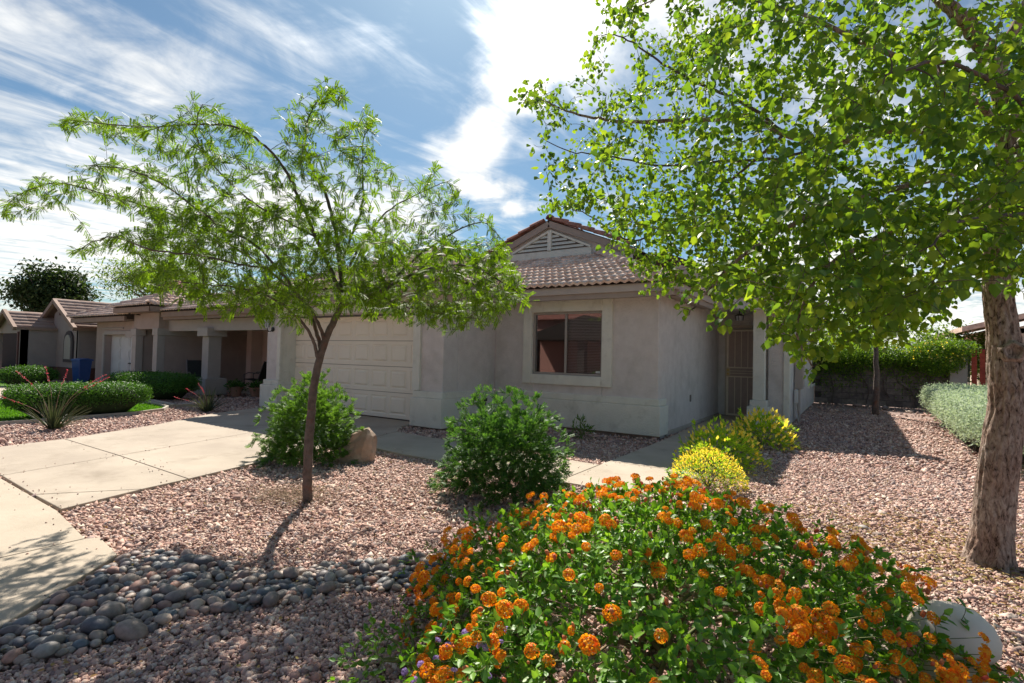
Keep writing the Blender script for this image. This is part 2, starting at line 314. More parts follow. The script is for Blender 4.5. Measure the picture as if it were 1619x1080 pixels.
# lawn
GRASS = ramp_mat('grass_blades', [(.06, .17, .015), (.09, .24, .02), (.13, .30, .03)], .6, .35)
def lawn(poly, n, name, hgt):
    P = np.array(poly); lo, hi = P.min(0), P.max(0); q = rng.uniform(lo, hi, (n*2, 2)); q = q[inpoly(q, poly)][:n]; m = len(q)
    O = np.c_[q, np.full(m, -.01)]; D = unit(np.c_[rng.normal(0, .35, (m, 2)), np.ones(m)]); V, F = stamp(O, D, rand_dirs(m), rng.uniform(.7, 1.3, m)*hgt, BLADE[0]*[1, 1.6, 1], BLADE[1])
    soil = MB(); soil.add([(x, y, .004) for x, y in poly], [tuple(range(len(poly)))]); so = soil.build(name+'_turf', mat(name+'_turf', (.05, .11, .015), (.08, .16, .03), 9, .95, .6, 90), kind='structure')
    return obj(name, mesh_np(name, V, F), GRASS, kind='stuff')
lawn(LAWN, 26000, 'lawn_grass', .05)
lawn(LAWN2[::-1], 9000, 'far_lawn_grass', .05)
ed = MB()
E_ = [(-9.40, -7.3), (-9.31, -5.73), (-9.48, -4.14), (-9.78, -3.53), (-10.27, -3.22), (-11.0, -3.09), (-11.87, -3.04)]
for a, b in zip(E_, E_[1:]): ed.hull6((*a, .02), (*b, .02), .05, .09)
ed.build('lawn_edging', mat('edging', (.42, .37, .31), (.5, .45, .38), 6, .9), kind='structure')
kb = MB(); kb.hull6((-10.3, -3.05, .03), (-11.9, -2.9, .03), .16, .10); kb.hull6((-10.3, -3.05, .03), (-10.45, -2.2, .03), .16, .10)
kb.build('concrete_kerb', CONC2, kind='structure')
# cobble bed outline (a swale of river rock beside the pavement)
ROCKPX = [(192, 886), (240, 872), (330, 885), (430, 912), (540, 893), (640, 884), (735, 880), (760, 895), (735, 925), (620, 935), (520, 938), (440, 958), (380, 968), (300, 975), (220, 1005), (110, 1035), (0, 1062), (-80, 1080), (-60, 1010), (0, 1003)]
ROCK = [tuple(on_ground(u, v)[:2]) for u, v in ROCKPX]
# gravel: real stones near the camera, growing sparser far away
def stone_tmpl(k):
    ph = (1+5**.5)/2
    V = unit(np.array([(-1, ph, 0), (1, ph, 0), (-1, -ph, 0), (1, -ph, 0), (0, -1, ph), (0, 1, ph), (0, -1, -ph), (0, 1, -ph), (ph, 0, -1), (ph, 0, 1), (-ph, 0, -1), (-ph, 0, 1)], float))
    F = np.array([(0, 11, 5), (0, 5, 1), (0, 1, 7), (0, 7, 10), (0, 10, 11), (1, 5, 9), (5, 11, 4), (11, 10, 2), (10, 7, 6), (7, 1, 8), (3, 9, 4), (3, 4, 2), (3, 2, 6), (3, 6, 8), (3, 8, 9), (4, 9, 5), (2, 4, 11), (6, 2, 10), (8, 6, 7), (9, 8, 1)])
    V = V*rng.uniform(.72, 1.25, (12, 1))*[1, rng.uniform(.6, .9), rng.uniform(.45, .75)]; return V, F
def small_tmpl():
    V = np.array([(1, 0, 0), (-1, 0, 0), (0, 1, 0), (0, -1, 0), (0, 0, 1), (0, 0, -1)], float)*rng.uniform(.7, 1.2, (6, 1))*[1, .85, .75]+rng.normal(0, .14, (6, 3))
    F = np.array([(0, 2, 4), (2, 1, 4), (1, 3, 4), (3, 0, 4), (2, 0, 5), (1, 2, 5), (3, 1, 5), (0, 3, 5)]); return V, F
AVOID = DRIVE+WALK+SIDE+NDRIVE+[LAWN, LAWN2]
HOUSE_FP = [(-9.1, 12), (-9.1, -1.3), (-4.1, -1.3), (-4.1, -1.7), (-3.4, -1.7), (-3.4, -.06), (.06, -.06), (.06, 4.8), (1.65, 4.8), (1.65, 12)]
def scatter(n, dmin, dmax, umin=-60, umax=1680):
    """points on the ground, evenly spread over the picture's ground between two distances"""
    th0, th1 = math.atan((umin-809.5)/FPX), math.atan((umax-809.5)/FPX)
    th = rng.uniform(th0, th1, n*2); d = np.sqrt(rng.uniform(dmin**2, dmax**2, n*2))
    P = CAM[:2]+np.outer(d*np.cos(th), _f0[:2])+np.outer(d*np.sin(th), _r0[:2]); u, v, z = to_pixel(np.c_[P, np.zeros(len(P))])
    ok = (v < 1130) & (z > .1)
    for a in AVOID+[HOUSE_FP]: ok &= ~inpoly(P, a)
    return P[ok][:n]
GR = ramp_mat('pink_gravel', [(.46, .27, .22), (.58, .38, .31), (.32, .20, .175), (.66, .48, .40), (.50, .31, .255), (.22, .16, .155), (.62, .43, .35), (.74, .60, .50), (.38, .31, .30), (.40, .22, .17)], .9, 0, .2)
nbig = 0
def gravel(n, d0, d1, size, tmpl, layers=1):
    P = scatter(n, d0, d1)
    inr = inpoly(P, ROCK); P = P[~inr | (rng.random(len(P)) < .35)]
    thin = np.sin(P[:, 0]*2.3+np.sin(P[:, 1]*1.7)*2)+np.sin(P[:, 1]*3.1+P[:, 0])+rng.normal(0, .8, len(P)); P = P[thin > -1.9]
    m = len(P); out = []; grp = rng.integers(0, 8, m)
    for k in range(8):
        Q = P[grp == k]; c = len(Q)
        if not c: continue
        TV, TF = tmpl(); s = size*rng.lognormal(0, .40, c)
        O = np.c_[Q, rng.uniform(-.2, .9, c)*size*.6-.004]
        out.append(stamp(O, unit(rng.normal(size=(c, 3))*[1, 1, .35]), unit(rng.normal(size=(c, 3))*[.5, .5, 1]), s, TV, TF))
    return join_np(out)
stray = []
for poly in DRIVE[1:]+WALK[:2]+SIDE[2:4]:
    for i in range(len(poly)):
        a, b = np.array(poly[i]), np.array(poly[(i+1) % len(poly)]); c = np.mean(poly, 0); n_ = int(np.linalg.norm(b-a)*7)
        for t in rng.uniform(0, 1, n_): stray.append(a+(b-a)*t+unit(c-a-(b-a)*t)*abs(rng.normal(0, .10)))
stray = np.array(stray); TV_, TF_ = stone_tmpl(0); m_ = len(stray)
parts = [stamp(np.c_[stray, np.full(m_, .036)], rand_dirs(m_), rand_dirs(m_), rng.uniform(.004, .011, m_), TV_, TF_), gravel(30000, 1.5, 3.3, .0102, lambda: stone_tmpl(0)), gravel(32000, 3.3, 4.5, .0120, small_tmpl), gravel(74000, 4.4, 8.5, .0142, small_tmpl), gravel(62000, 8.5, 17, .0205, small_tmpl), gravel(14000, 17, 30, .035, small_tmpl)]
V, F = join_np(parts); obj('gravel', mesh_np('gravel', V, F), GR, kind='stuff')
# river cobbles
def ico2():
    V, F = stone_tmpl(0); V = unit(V); V = list(map(tuple, V)); cache = {}; NF = []
    def mid(a, b):
        k = (min(a, b), max(a, b))
        if k not in cache: p = unit(np.array(V[a])+np.array(V[b])); V.append(tuple(p)); cache[k] = len(V)-1
        return cache[k]
    for a, b, c in F: ab, bc, ca = mid(a, b), mid(b, c), mid(c, a); NF += [(a, ab, ca), (b, bc, ab), (c, ca, bc), (ab, bc, ca)]
    return np.array(V), np.array(NF)
IV, IF = ico2()
COB = ramp_mat('river_cobble', [(.17, .16, .16), (.36, .26, .21), (.08, .09, .115), (.28, .21, .18), (.46, .35, .28), (.11, .11, .12), (.38, .20, .15), (.22, .20, .19), (.36, .31, .27), (.11, .14, .17), (.30, .23, .18), (.09, .12, .15)], .55, 0, .4, .12, 120, speck=35)
bed = structure('river_rock_bed')
variants = []
for k in range(7):
    A = IV*[1, rng.uniform(.62, .85), rng.uniform(.42, .6)]; A = A*(1+.09*np.sin(A@rng.normal(0, 2.2, 3)+k))[:, None]; variants.append(A)
meshes = [mesh_np('cobble', A, IF, True) for A in variants]
for m_ in meshes: m_.materials.append(COB)
lo, hi = np.min(ROCK, 0), np.max(ROCK, 0); placed = []; cell = {}
cand = rng.uniform(lo, hi, (26000, 2)); cand = cand[inpoly(cand, ROCK)]
for s_ in SIDE+DRIVE: cand = cand[~inpoly(cand, s_)]
for p in cand:
    r = float(np.clip(rng.lognormal(math.log(.028), .36), .014, .062)); ok = True; ci = (int(p[0]//.12), int(p[1]//.12))
    for a in (-1, 0, 1):
        for b in (-1, 0, 1):
            for (x, y, rr) in cell.get((ci[0]+a, ci[1]+b), ()):
                if (x-p[0])**2+(y-p[1])**2 < (.70*(r+rr))**2: ok = False
    if ok: cell.setdefault(ci, []).append((p[0], p[1], r)); placed.append((p[0], p[1], r))
    if len(placed) > 1500: break
A = np.array(placed); u_, v_, z_ = to_pixel(np.c_[A[:, :2], np.zeros(len(A))]); vis = (u_ > -20) & (v_ < 1090); px = np.where(vis, A[:, 2]/z_, 0); order = np.argsort(-px)
rest = []
for rank, i in enumerate(order):
    x, y, r = A[i]; rot = (rng.uniform(-.3, .3), rng.uniform(-.3, .3), rng.uniform(0, 6.28)); z = r*rng.uniform(.25, .8)
    sc = r*1.28
    if rank < 298: obj('cobble', meshes[rank % 7], None, bed, (x, y, z), rot, (sc, sc, sc))
    else:
        R_ = np.array(Matrix.Rotation(rot[2], 3, 'Z')@Matrix.Rotation(rot[0], 3, 'X')); rest.append(((variants[rank % 7]*sc)@R_.T+[x, y, z], IF))
V, F = join_np(rest); obj('small_cobbles', mesh_np('small_cobbles', V, F, True), COB, bed, kind='stuff')
# ------------------------------------------------------------------ roofs of real tiles
PITCH = .417; PA = math.atan(PITCH)
def tile_tmpl(w_=.30, ln=.285, rolls=2, n=9, amp=.036, lift=.040):
    V = []; F = []
    for j in range(n):
        x = w_*j/(n-1); z = amp*(1-math.cos(2*math.pi*rolls*j/(n-1)))/2
        V += [(x, 0, z-.006), (x, 0, z+lift), (x, ln+.05, z+.004)]
    for j in range(n-1):
        a = 3*j; F += [(a, a+3, a+4, a+1), (a+1, a+4, a+5, a+2)]
    return np.array(V), np.array(F)
TT = tile_tmpl(); TT_FLAT = tile_tmpl(rolls=1, amp=.006, lift=.035, n=3); TT_LOW = tile_tmpl(n=7)
def slope_tiles(P0, ax, updir, poly, tmpl=TT, w_=.30, ln=.285, cap=None):
    """frames (origin, along, up, normal) of all tiles whose middle falls in the plan polygon"""
    P0, ax, up = np.array(P0, float), np.array(ax, float), np.array(updir, float); nrm = np.cross(ax, up); out = []
    for r in range(60):
        for c in range(-70, 70):
            o = P0+ax*w_*c+up*ln*r; m = o+ax*w_/2+up*ln/2
            if inpoly(m[None, :2], poly)[0]: out.append((o+nrm*.02+nrm*rng.uniform(0, .004)+ax*rng.uniform(-.004, .004)+up*rng.uniform(-.006, .006), ax, up, nrm))
    return out
def tile_mat4(fr):
    o, a, u, n = fr; return Matrix(((a[0], u[0], n[0], o[0]), (a[1], u[1], n[1], o[1]), (a[2], u[2], n[2], o[2]), (0, 0, 0, 1)))
def tiles_joined(frames, tmpl):
    TV, TF = tmpl; return join_np([((TV[:, 0:1]*a+TV[:, 1:2]*u+TV[:, 2:3]*n)+o, TF) for o, a, u, n in frames])
def zplane(P0, up, x, y):                              # height of a roof plane over plan point
    h = np.array(up[:2]); h = h/np.linalg.norm(h); t = (np.array([x, y])-np.array(P0[:2]))@h; return P0[2]+t*up[2]/np.linalg.norm(up[:2])
def underlay(P0, up, poly, mb, drop=.0): mb.add([(x, y, zplane(P0, up, x, y)-drop) for x, y in poly], [tuple(range(len(poly)))])
C_, S_ = math.cos(PA), math.sin(PA)
UPF, UPR, UPL = (0, C_, S_), (-C_, 0, S_), (C_, 0, S_)  # up-slope of front-, right- and left-facing slopes
AXF, AXR, AXL = (1, 0, 0), (0, 1, 0), (0, -1, 0)
def ridge_line(a, b, r=.085, step=.34):                # barrel caps overlapping along a hip or ridge
    a, b = np.array(a, float), np.array(b, float); d = unit(b-a); sd = unit(np.cross(d, (0, 0, 1))); up = np.cross(sd, d); out = []
    for k in range(int(np.linalg.norm(b-a)/step)):
        o = a+d*step*k; out.append((o, sd, d, up))
    return out
def cap_tmpl(r=.095, ln=.38):
    V = []; F = []; n = 7
    for j in range(n):
        t = math.pi*j/(n-1); x, z = -math.cos(t), math.sin(t)
        V += [(x*r*.9, 0, z*r*.9-.01), (x*r*1.12, 0, z*r*1.12+.01), (x*r*.88, ln, z*r*.88-.004)]
    for j in range(n-1):
        a = 3*j; F += [(a, a+1, a+4, a+3), (a+1, a+2, a+5, a+4)]
    return np.array(V), np.array(F)
CT = cap_tmpl()
# ------------------------------------------------------------------ the house
house = thing('stucco_house', 'single storey beige stucco house with cream double garage door and tan tiled roof', 'house', (0, 0, 0))
L_, G_ = 3.446, 1.644
def part(mb, name, m, parent=house, **k): return mb.build(name, m, parent, **k)
ZT = 2.62
# garage wing
wb = MB()
wb.box(-9.1, -8.95, -1.2, 12, .08, ZT); wb.box(-9.0, -8.45, -G_, -1.2, .08, ZT); wb.box(-4.1, -L_, -G_, -1.2, .08, ZT)
wb.box(-8.45, -4.1, -G_, -1.2, 2.2, ZT); wb.box(-L_-.2, -L_, -1.2, 0, .08, ZT)
part(wb, 'garage_wall', STUCCO, bevel=.02)
tb = MB()                                              # raised band round the garage opening
tb.box(-4.16, -3.98, -G_-.05, -G_+.02, .69, 2.2); tb.box(-8.52, -8.40, -G_-.05, -G_+.02, .69, 2.2); tb.box(-8.52, -3.98, -G_-.05, -G_+.02, 2.2, 2.36)
tb.box(-8.455, -8.43, -G_+.02, -1.25, .1, 2.2)
part(tb, 'garage_surround', TRIM, bevel=.008)
for bx in ((-4.16, -L_+.06, -G_-.09, -1.25, .03, .564), (-9.10, -8.40, -G_-.09, -1.35, .03, .564), (-L_-.05, -L_+.058, -1.249, -.062, .03, .562)): part(MB().box(*bx), 'plinth', TRIM, bevel=.012)
for bx in ((-4.14, -L_+.045, -G_-.05, -1.3, .564, .685), (-9.03, -8.42, -G_-.05, -1.3, .564, .685), (-L_-.05, -L_+.043, -1.299, -.042, .563, .683)): part(MB().box(*bx), 'plinth_cap', TRIM, bevel=.015)
# garage door: four rows of eight pressed panels
gd = house.children
gdm = MB(); DX0, DX1, DY = -8.62, -4.12, -1.25
gdm.box(DX0, DX1, DY+.014, DY+.05, .035, 2.16)
gdoor = part(gdm, 'garage_door', mat('door_gap', (.36, .31, .25), None, 5, .8))
pw, ph = (DX1-DX0)/8, 2.12/4
pm = MB(); a, b = pw/2-.0008, ph/2-.006
ia, ib = a-.075, b-.10
for q0, q1, q2, q3 in ((-a, a, -b, -ib-.03), (-a, a, ib+.03, b), (-a, -ia-.03, -ib-.03, ib+.03), (ia+.03, a, -ib-.03, ib+.03)): pm.box(q0, q1, 0, .011, q2, q3)
V = []; F = []
for (w1, h1, y) in ((ia+.03, ib+.03, -.0005), (ia+.014, ib+.014, .012), (ia-.002, ib-.002, .012), (ia-.035, ib-.035, -.010)):
    V += [(-w1, y, -h1), (w1, y, -h1), (w1, y, h1), (-w1, y, h1)]
for k in range(3):
    for i in range(4): j = (i+1) % 4; F.append((4*k+i, 4*k+j, 4*k+4+j, 4*k+4+i))
F.append((12, 13, 14, 15)); pm.add(V, F)
pme = bpy.data.meshes.new('door_panel'); pme.from_pydata(pm.v, [], pm.f); pme.materials.append(CREAM)
for r in range(4):
    for c in range(8):
        obj('door_panel', pme, None, gdoor, (DX0+pw*(c+.5), DY, .04+ph*(r+.5)+r*.001))
part(MB().box(DX0, -4.05, DY-.02, DY+.04, .03, .036), 'door_seal', BLACK, gdoor)
# window wing
ww = MB()
wx0, wx1, wz0, wz1 = -2.54, -1.04, 1.03, 2.25
ww.box(-L_, wx0, 0, .15, .05, ZT); ww.box(wx1, 0, 0, .15, .05, ZT); ww.box(wx0, wx1, 0, .15, .05, wz0); ww.box(wx0, wx1, 0, .15, wz1, ZT)
ww.box(-.15, 0, .15, 4.9, -.02, ZT)
part(ww, 'wing_wall', STUCCO, bevel=.015)
part(MB().prism([(-L_+.06, -.06), (.06, -.06), (.06, .42), (.001, .42), (.001, .02), (-L_+.06, .02)], 2, .05, .564), 'plinth', TRIM, bevel=.012)
part(MB().prism([(-L_+.035, -.04), (.035, -.04), (.035, .40), (.001, .40), (.001, .02), (-L_+.035, .02)], 2, .564, .69), 'plinth_cap', TRIM, bevel=.02)
for bx in ((-L_, .02, -.03, .1, -.05, .05), (-4.1, -3.42, -G_-.04, -1.3, -.05, .03), (-9.05, -8.42, -G_-.04, -1.3, -.05, .1), (-L_-.05, -L_+.018, -1.3, -.031, -.05, .048)): part(MB().box(*bx), 'footing', FOOT)
ft = MB(); ft.box(0, .035, .42, 4.7, -.02, .085); part(ft, 'wall_base_strip', mat('base_strip', (.40, .35, .30), (.46, .41, .36), 5, .9), bevel=.01)
# window: deep painted surround, metal frame, two panes, blinds
win = MB(); X0, X1, Z0, Z1 = -2.736, -.842, .845, 2.462
for bx in ((X0, wx0, Z0, Z1), (wx1, X1, Z0, Z1), (wx0, wx1, Z0, wz0), (wx0, wx1, wz1, Z1)): win.box(bx[0], bx[1], -.055, .012, bx[2], bx[3])
window = part(win, 'window', TRIM, bevel=.012)
FRM = mat('window_frame', (.33, .29, .26), (.36, .32, .29), 9, .45)
wf = MB(); t = .045
wf.box(wx0, wx1, .02, .07, wz0, wz0+t); wf.box(wx0, wx1, .02, .07, wz1-t, wz1); wf.box(wx0, wx0+t, .02, .07, wz0+t, wz1-t); wf.box(wx1-t, wx1, .02, .07, wz0+t, wz1-t); mxx = (wx0+wx1)/2-.02
wf.box(mxx-.022, mxx+.022, .012, .07, wz0+t, wz1-t)
part(wf, 'frame', FRM, window, bevel=.005)
for (a0, a1, yy) in ((wx0+t, mxx-.022, .045), (mxx+.022, wx1-t, .035)):
    part(MB().box(a0, a1, yy, yy+.006, wz0+t, wz1-t), 'pane', GLASS, window)
part(MB().box(wx0+t, mxx-.022, .058, .0595, wz0+t, wz1-t), 'insect_screen', mat('screen', (.075, .055, .05), None, 9, .95), window)
bl = MB()
for k in range(38):
    z = wz0+.06+k*.0295; bl.add([(mxx, .085, z), (wx1-.05, .085, z), (wx1-.05, .10, z+.022), (mxx, .10, z+.022)], [(0, 1, 2, 3)])
part(bl, 'blind', mat('blind', (.62, .55, .53), None, 9, .6), window, kind='stuff')
part(MB().box(mxx, wx1-.03, .112, .116, wz0, wz1), 'blind_backing', mat('blindback', (.30, .22, .21), None, 5, .9), window)
rb = MB(); rb.box(wx0-.1, wx0-.05, .2, 2.5, .5, 2.5); rb.box(wx1, wx1+.05, .2, 2.5, .5, 2.5); rb.box(wx0-.1, wx1+.05, 2.5, 2.55, .5, 2.5)
part(rb, 'room_lining', mat('room', (.22, .15, .12), None, 4, .9))
part(MB().box(wx1-.14, wx1-.055, .028, .034, wz0+.06, wz0+.10), 'sticker', mat('sticker', (.6, .6, .6), None, 5, .6), window)
# entry recess, right body
en = MB()
en.box(-.1, .17, 4.74, 4.9, -.02, ZT+.8); en.box(.16, 1.3, 4.742, 4.9, 2.16, ZT+.8); en.box(1.18, 1.65, 4.741, 4.9, .02, ZT)
en.box(1.25, 1.65, 3.65, 3.8, .02, 2.55); en.box(1.5, 1.65, 3.78, 12.1, .0, ZT); en.box(1.20, 1.30, 3.78, 4.76, .02, ZT)
en.box(.0, 1.95, 3.15, 3.35, 2.50, 3.35)
part(en, 'entry_wall', STUCCO, bevel=.012)
part(MB().box(.0, 1.95, 3.35, 4.74, 2.52, 2.56), 'porch_ceiling', STUCCO)
cn = MB(); cn.box(1.56, 1.68, 3.60, 3.72, .02, 2.5); part(cn, 'corner_trim', TRIM, bevel=.008)
cc_ = MB(); cc_.box(1.00, 1.23, 3.30, 3.53, .55, 2.5); cc_.box(.95, 1.28, 3.25, 3.58, .42, .55); cc_.box(.90, 1.33, 3.20, 3.63, .02, .42)
part(cc_, 'porch_column', TRIM, bevel=.012)
# security door
BEI = mat('door_paint', (.78, .67, .54), (.82, .71, .58), 8, .5); BEI_D = mat('door_casing', (.55, .45, .37), (.6, .5, .41), 8, .6)
dr = MB(); d0, d1, dy, dz = .20, 1.16, 4.70, 2.14
dr.box(.16, d0, 4.72, 4.78, .03, dz+.1); dr.box(d1, d1+.06, 4.72, 4.78, .03, dz+.1); dr.box(.16, d1+.06, 4.72, 4.78, dz+.04, dz+.10)
casing = part(dr, 'door_casing', BEI_D, bevel=.004)
sf = MB(); q_ = .045
for bx in ((d0, d0+q_, .05, dz), (d1-q_, d1, .05, dz), (d0+q_, d1-q_, .05, .05+q_), (d0+q_, d1-q_, dz-q_, dz), (d0+q_, d1-q_, 1.20, 1.23), (d0+q_, d1-q_, .98, 1.01)): sf.box(bx[0], bx[1], dy-.02, dy+.015, bx[2], bx[3])
sdoor = part(sf, 'security_door', BEI, bevel=.003)
bars = MB().box(-.008, .008, -.008, .008, 0, 1); bme = bpy.data.meshes.new('bar'); bme.from_pydata(bars.v, [], bars.f); bme.materials.append(BEI)
for k in range(1, 6):
    x = d0+q_+(d1-d0-2*q_)*k/6
    for z0, z1 in ((.095, .98), (1.23, dz-q_)): obj('bar', bme, None, sdoor, (x, dy-.01, z0), scale=(1, 1, z1-z0))
for z in (1.075, 1.135):
    part(MB().box(d0+q_, d1-q_, dy-.018, dy-.004, z-.006, z+.006), 'rail', BEI, sdoor)
part(MB().box(d0+.03, d1-.03, dy+.02, dy+.024, .06, dz-.02), 'mesh_screen', mat('mesh_screen', (.46, .35, .31), (.50, .385, .34), 12, .8), sdoor)
lk = MB(); lk.box(d0-.005, d0+.085, dy-.034, dy-.021, 1.0, 1.21); lk.build('lock_plate', mat('lock_plate', (.62, .50, .33), None, 5, .4, metal=.3), sdoor, bevel=.004)
for z in (1.06, 1.15):
    kn = MB(); kn.lathe([(.0, 0), (.026, 0), (.026, .012), (.02, .03), (0, .032)], n=16); kn.build('knob' if z < 1.1 else 'deadbolt', BRASS, sdoor, loc=(d0+.04, dy-.034, z), rot=(math.pi/2, 0, 0))
part(MB().box(.02, 1.25, 4.6, 4.74, .025, .055), 'threshold', CONC)
part(MB().box(.1, 1.25, 4.86, 4.92, 0, 2.3), 'inner_door', mat('inner_door', (.30, .20, .15), None, 5, .7))
# eaves: soffit, fascia in two steps
def eave(parent, x0, x1, y0, y1, wall_gap=.5, z=2.40, sides='f'):
    pass
fa = MB(); fh = MB()
ZE = 2.65
def fascia_run(a, b, inward):                         # a,b along the eave edge; inward unit vector to the wall
    a, b, n = np.array([*a, 0.]), np.array([*b, 0.]), np.array([*inward, 0.]); d = unit(b-a)
    def quadbox(mb, off0, off1, z0, z1, ext):
        e0, e1 = a-d*0, b+d*0
        P = [e0+n*off0, e1+n*off0, e1+n*off1, e0+n*off1]
        mb.add([(*p[:2], z0) for p in P]+[(*p[:2], z1) for p in P], [(0, 3, 2, 1), (4, 5, 6, 7), (0, 1, 5, 4), (1, 2, 6, 5), (2, 3, 7, 6), (3, 0, 4, 7)])
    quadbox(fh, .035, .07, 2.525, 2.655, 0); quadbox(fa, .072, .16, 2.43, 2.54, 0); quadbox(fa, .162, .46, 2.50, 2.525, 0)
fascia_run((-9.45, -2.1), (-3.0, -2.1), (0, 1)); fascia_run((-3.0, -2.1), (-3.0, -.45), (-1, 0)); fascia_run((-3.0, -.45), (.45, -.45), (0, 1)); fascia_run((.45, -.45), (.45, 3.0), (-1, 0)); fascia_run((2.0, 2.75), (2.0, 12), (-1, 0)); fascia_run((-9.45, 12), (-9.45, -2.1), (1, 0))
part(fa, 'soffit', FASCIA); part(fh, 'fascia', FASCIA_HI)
roof = MB()
slopes = [((-9.45, -2.1, ZE), AXF, UPF, [(-9.45, -2.1), (-3.0, -2.1), (-6.22, 1.12)]),
          ((-3.0, -2.1, ZE), AXR, UPR, [(-3.0, -2.1), (-3.0, -.45), (-5.65, 2.2), (-6.22, 2.8), (-6.22, 1.12)]),
          ((-3.0, -.45, ZE), AXF, UPF, [(-3.0, -.45), (.45, -.45), (-2.2, 2.2), (-5.65, 2.2)]),
          ((.45, -.45, ZE), AXR, UPR, [(.45, -.45), (.45, 3.0), (-2.2, 3.0), (-2.2, 2.2)])]
left_poly = [(-9.45, -2.1), (-6.22, 1.12), (-6.22, 12), (-9.45, 12)]
for P0, ax, up, poly in slopes: underlay(P0, up, poly, roof)
underlay((-9.45, 0, ZE), UPL, left_poly, roof)
# gable above the wing and its roof running back
GX, GZ, GS = -3.36, 4.71, .40; HW = 2.15
GYF = 2.12
for s in (-1, 1): roof.add([(GX, GYF-.12, GZ-.03), (GX+s*HW, GYF-.12, GZ-.03-GS*HW), (GX+s*HW, 9, GZ-.03-GS*HW), (GX, 9, GZ-.03)], [(0, 1, 2, 3)])
roof.add([(2.0, 2.75, 2.62), (2.0, 12, 2.62), (-.9, 12, 3.85), (-.9, 2.75, 3.85)], [(0, 1, 2, 3)]); roof.add([(-.9, 12, 3.85), (-.9, 3.0, 3.85), (-4, 3.0, 3.6), (-4, 12, 3.6)], [(0, 1, 2, 3)])
roofo = part(roof, 'roof', UNDER)
gw = MB(); gw.prism([(GX-HW+.12, 3.3), (GX+HW-.12, 3.3), (GX+HW-.12, GZ-.12-GS*(HW-.12)), (GX, GZ-.12), (GX-HW+.12, GZ-.12-GS*(HW-.12))], 1, GYF, GYF+.15)
part(gw, 'gable_wall', STUCCO)
br = MB()
for s in (-1, 1):
    br.hull6((GX, GYF-.10, GZ-.13), (GX+s*HW, GYF-.10, GZ-.13-GS*HW), .05, .15)
part(br, 'bargeboard', FASCIA)
vt = MB()                                              # triangular louvred vent
VX0, VX1, VZ, VTOP = GX-.98, GX+.98, 3.98, 4.40; yv = GYF-.035
vt.hull6((VX0-.1, yv, VZ-.03), (GX, yv, VTOP+.03), .07, .05); vt.hull6((GX, yv, VTOP+.03), (VX1+.1, yv, VZ-.03), .07, .05); vt.box(GX-.05, GX+.05, yv-.045, yv+.03, VZ-.04, VTOP+.02)
vent = part(vt, 'gable_vent', TRIM)
part(MB().prism([(VX0, VZ-.02), (VX1, VZ-.02), (GX, VTOP)], 1, GYF-.012, GYF-.004), 'vent_backing', mat('ventback', (.12, .10, .09), None, 4, .9), vent)
for k in range(4):
    z = VZ+k*.095; hw = (VTOP-z-.02)/(VTOP-VZ)*.96
    for s in (-1, 1):
        m_ = MB(); m_.add([(GX+s*.05, yv-.025, z), (GX+s*max(hw, .12), yv-.025, z), (GX+s*max(hw-.08, .1), yv+.02, z+.06), (GX+s*.05, yv+.02, z+.06), (GX+s*.05, yv-.025, z-.012), (GX+s*max(hw, .12), yv-.025, z-.012)], [(0, 1, 2, 3), (0, 1, 5, 4)]); m_.build('slat', TRIM, vent)
part(MB().box(VX0-.12, VX1+.12, GYF-.05, GYF-.002, VZ-.22, VZ-.045), 'vent_sill', TRIM, bevel=.01)
# porch gable rake on the right
pg = MB(); pg.hull6((-.5, 2.72, 3.42), (2.0, 2.72, 2.46), .05, .17); part(pg, 'bargeboard', FASCIA_HI)
pgw = MB(); pgw.prism([(.0, 2.52), (1.9, 2.42), (1.9, 2.5), (-.3, 3.36), (-.3, 2.7)], 1, 2.85, 3.0); part(pgw, 'porch_gable_wall', STUCCO)
# tiles
frames = []
for P0, ax, up, poly in slopes: frames += slope_tiles(P0, ax, up, poly)
def weight(fr): 
    o, a, u, n = fr; c = o+a*.15+u*.15; uu, vv, z = to_pixel(c[None]); cosv = max(0, float(n@unit(CAM-c))); return (cosv/z[0]**2) if -50 < uu[0] < 1670 and z[0] > 0 else 0
hips = ridge_line((-9.45, -2.1, ZE+.03), (-6.22, 1.12, 4.03))+ridge_line((-3.0, -2.1, ZE+.03), (-6.22, 1.12, 4.03))+ridge_line((.45, -.45, ZE+.03), (-2.2, 2.2, 3.80))+ridge_line((-6.22, 1.12, 4.05), (-6.22, 8, 4.05))
gab = ridge_line((GX, GYF-.1, GZ), (GX, 9, GZ))
rake = []
for s in (-1, 1): rake += ridge_line((GX+s*HW, GYF-.10, GZ-GS*HW), (GX, GYF-.10, GZ), step=.36)
frames.sort(key=lambda f: -weight(f))
tme = mesh_np('roof_tile', *TT, True); tme.materials.append(TILE); tme.polygons.foreach_set('use_smooth', [i % 2 == 1 for i in range(len(tme.polygons))])
cme = mesh_np('ridge_tile', *CT, True); cme.materials.append(TILE)
rme = mesh_np('ridge_tile', *CT, True); rme.materials.append(TILE_RED)
for f in frames[:299]: o = obj('roof_tile', tme, None, roofo); o.matrix_world = tile_mat4(f)
V, F = tiles_joined(frames[299:]+slope_tiles((2.0, 2.75, 2.64), AXR, UPR, [(2.0, 2.75), (2.0, 12), (.6, 12), (.6, 2.75)])+slope_tiles((-9.45, 12, ZE), AXL, UPL, [(-9.45, -2.1), (-6.22, 1.12), (-6.22, 3), (-9.45, 3)]), TT_LOW)
obj('far_roof_tiles', mesh_np('far_roof_tiles', V, F), TILE, roofo, kind='stuff')
for f in hips: o = obj('ridge_tile', cme, None, roofo); o.matrix_world = tile_mat4(f)
for f in gab+rake: o = obj('ridge_tile', rme, None, roofo); o.matrix_world = tile_mat4(f)
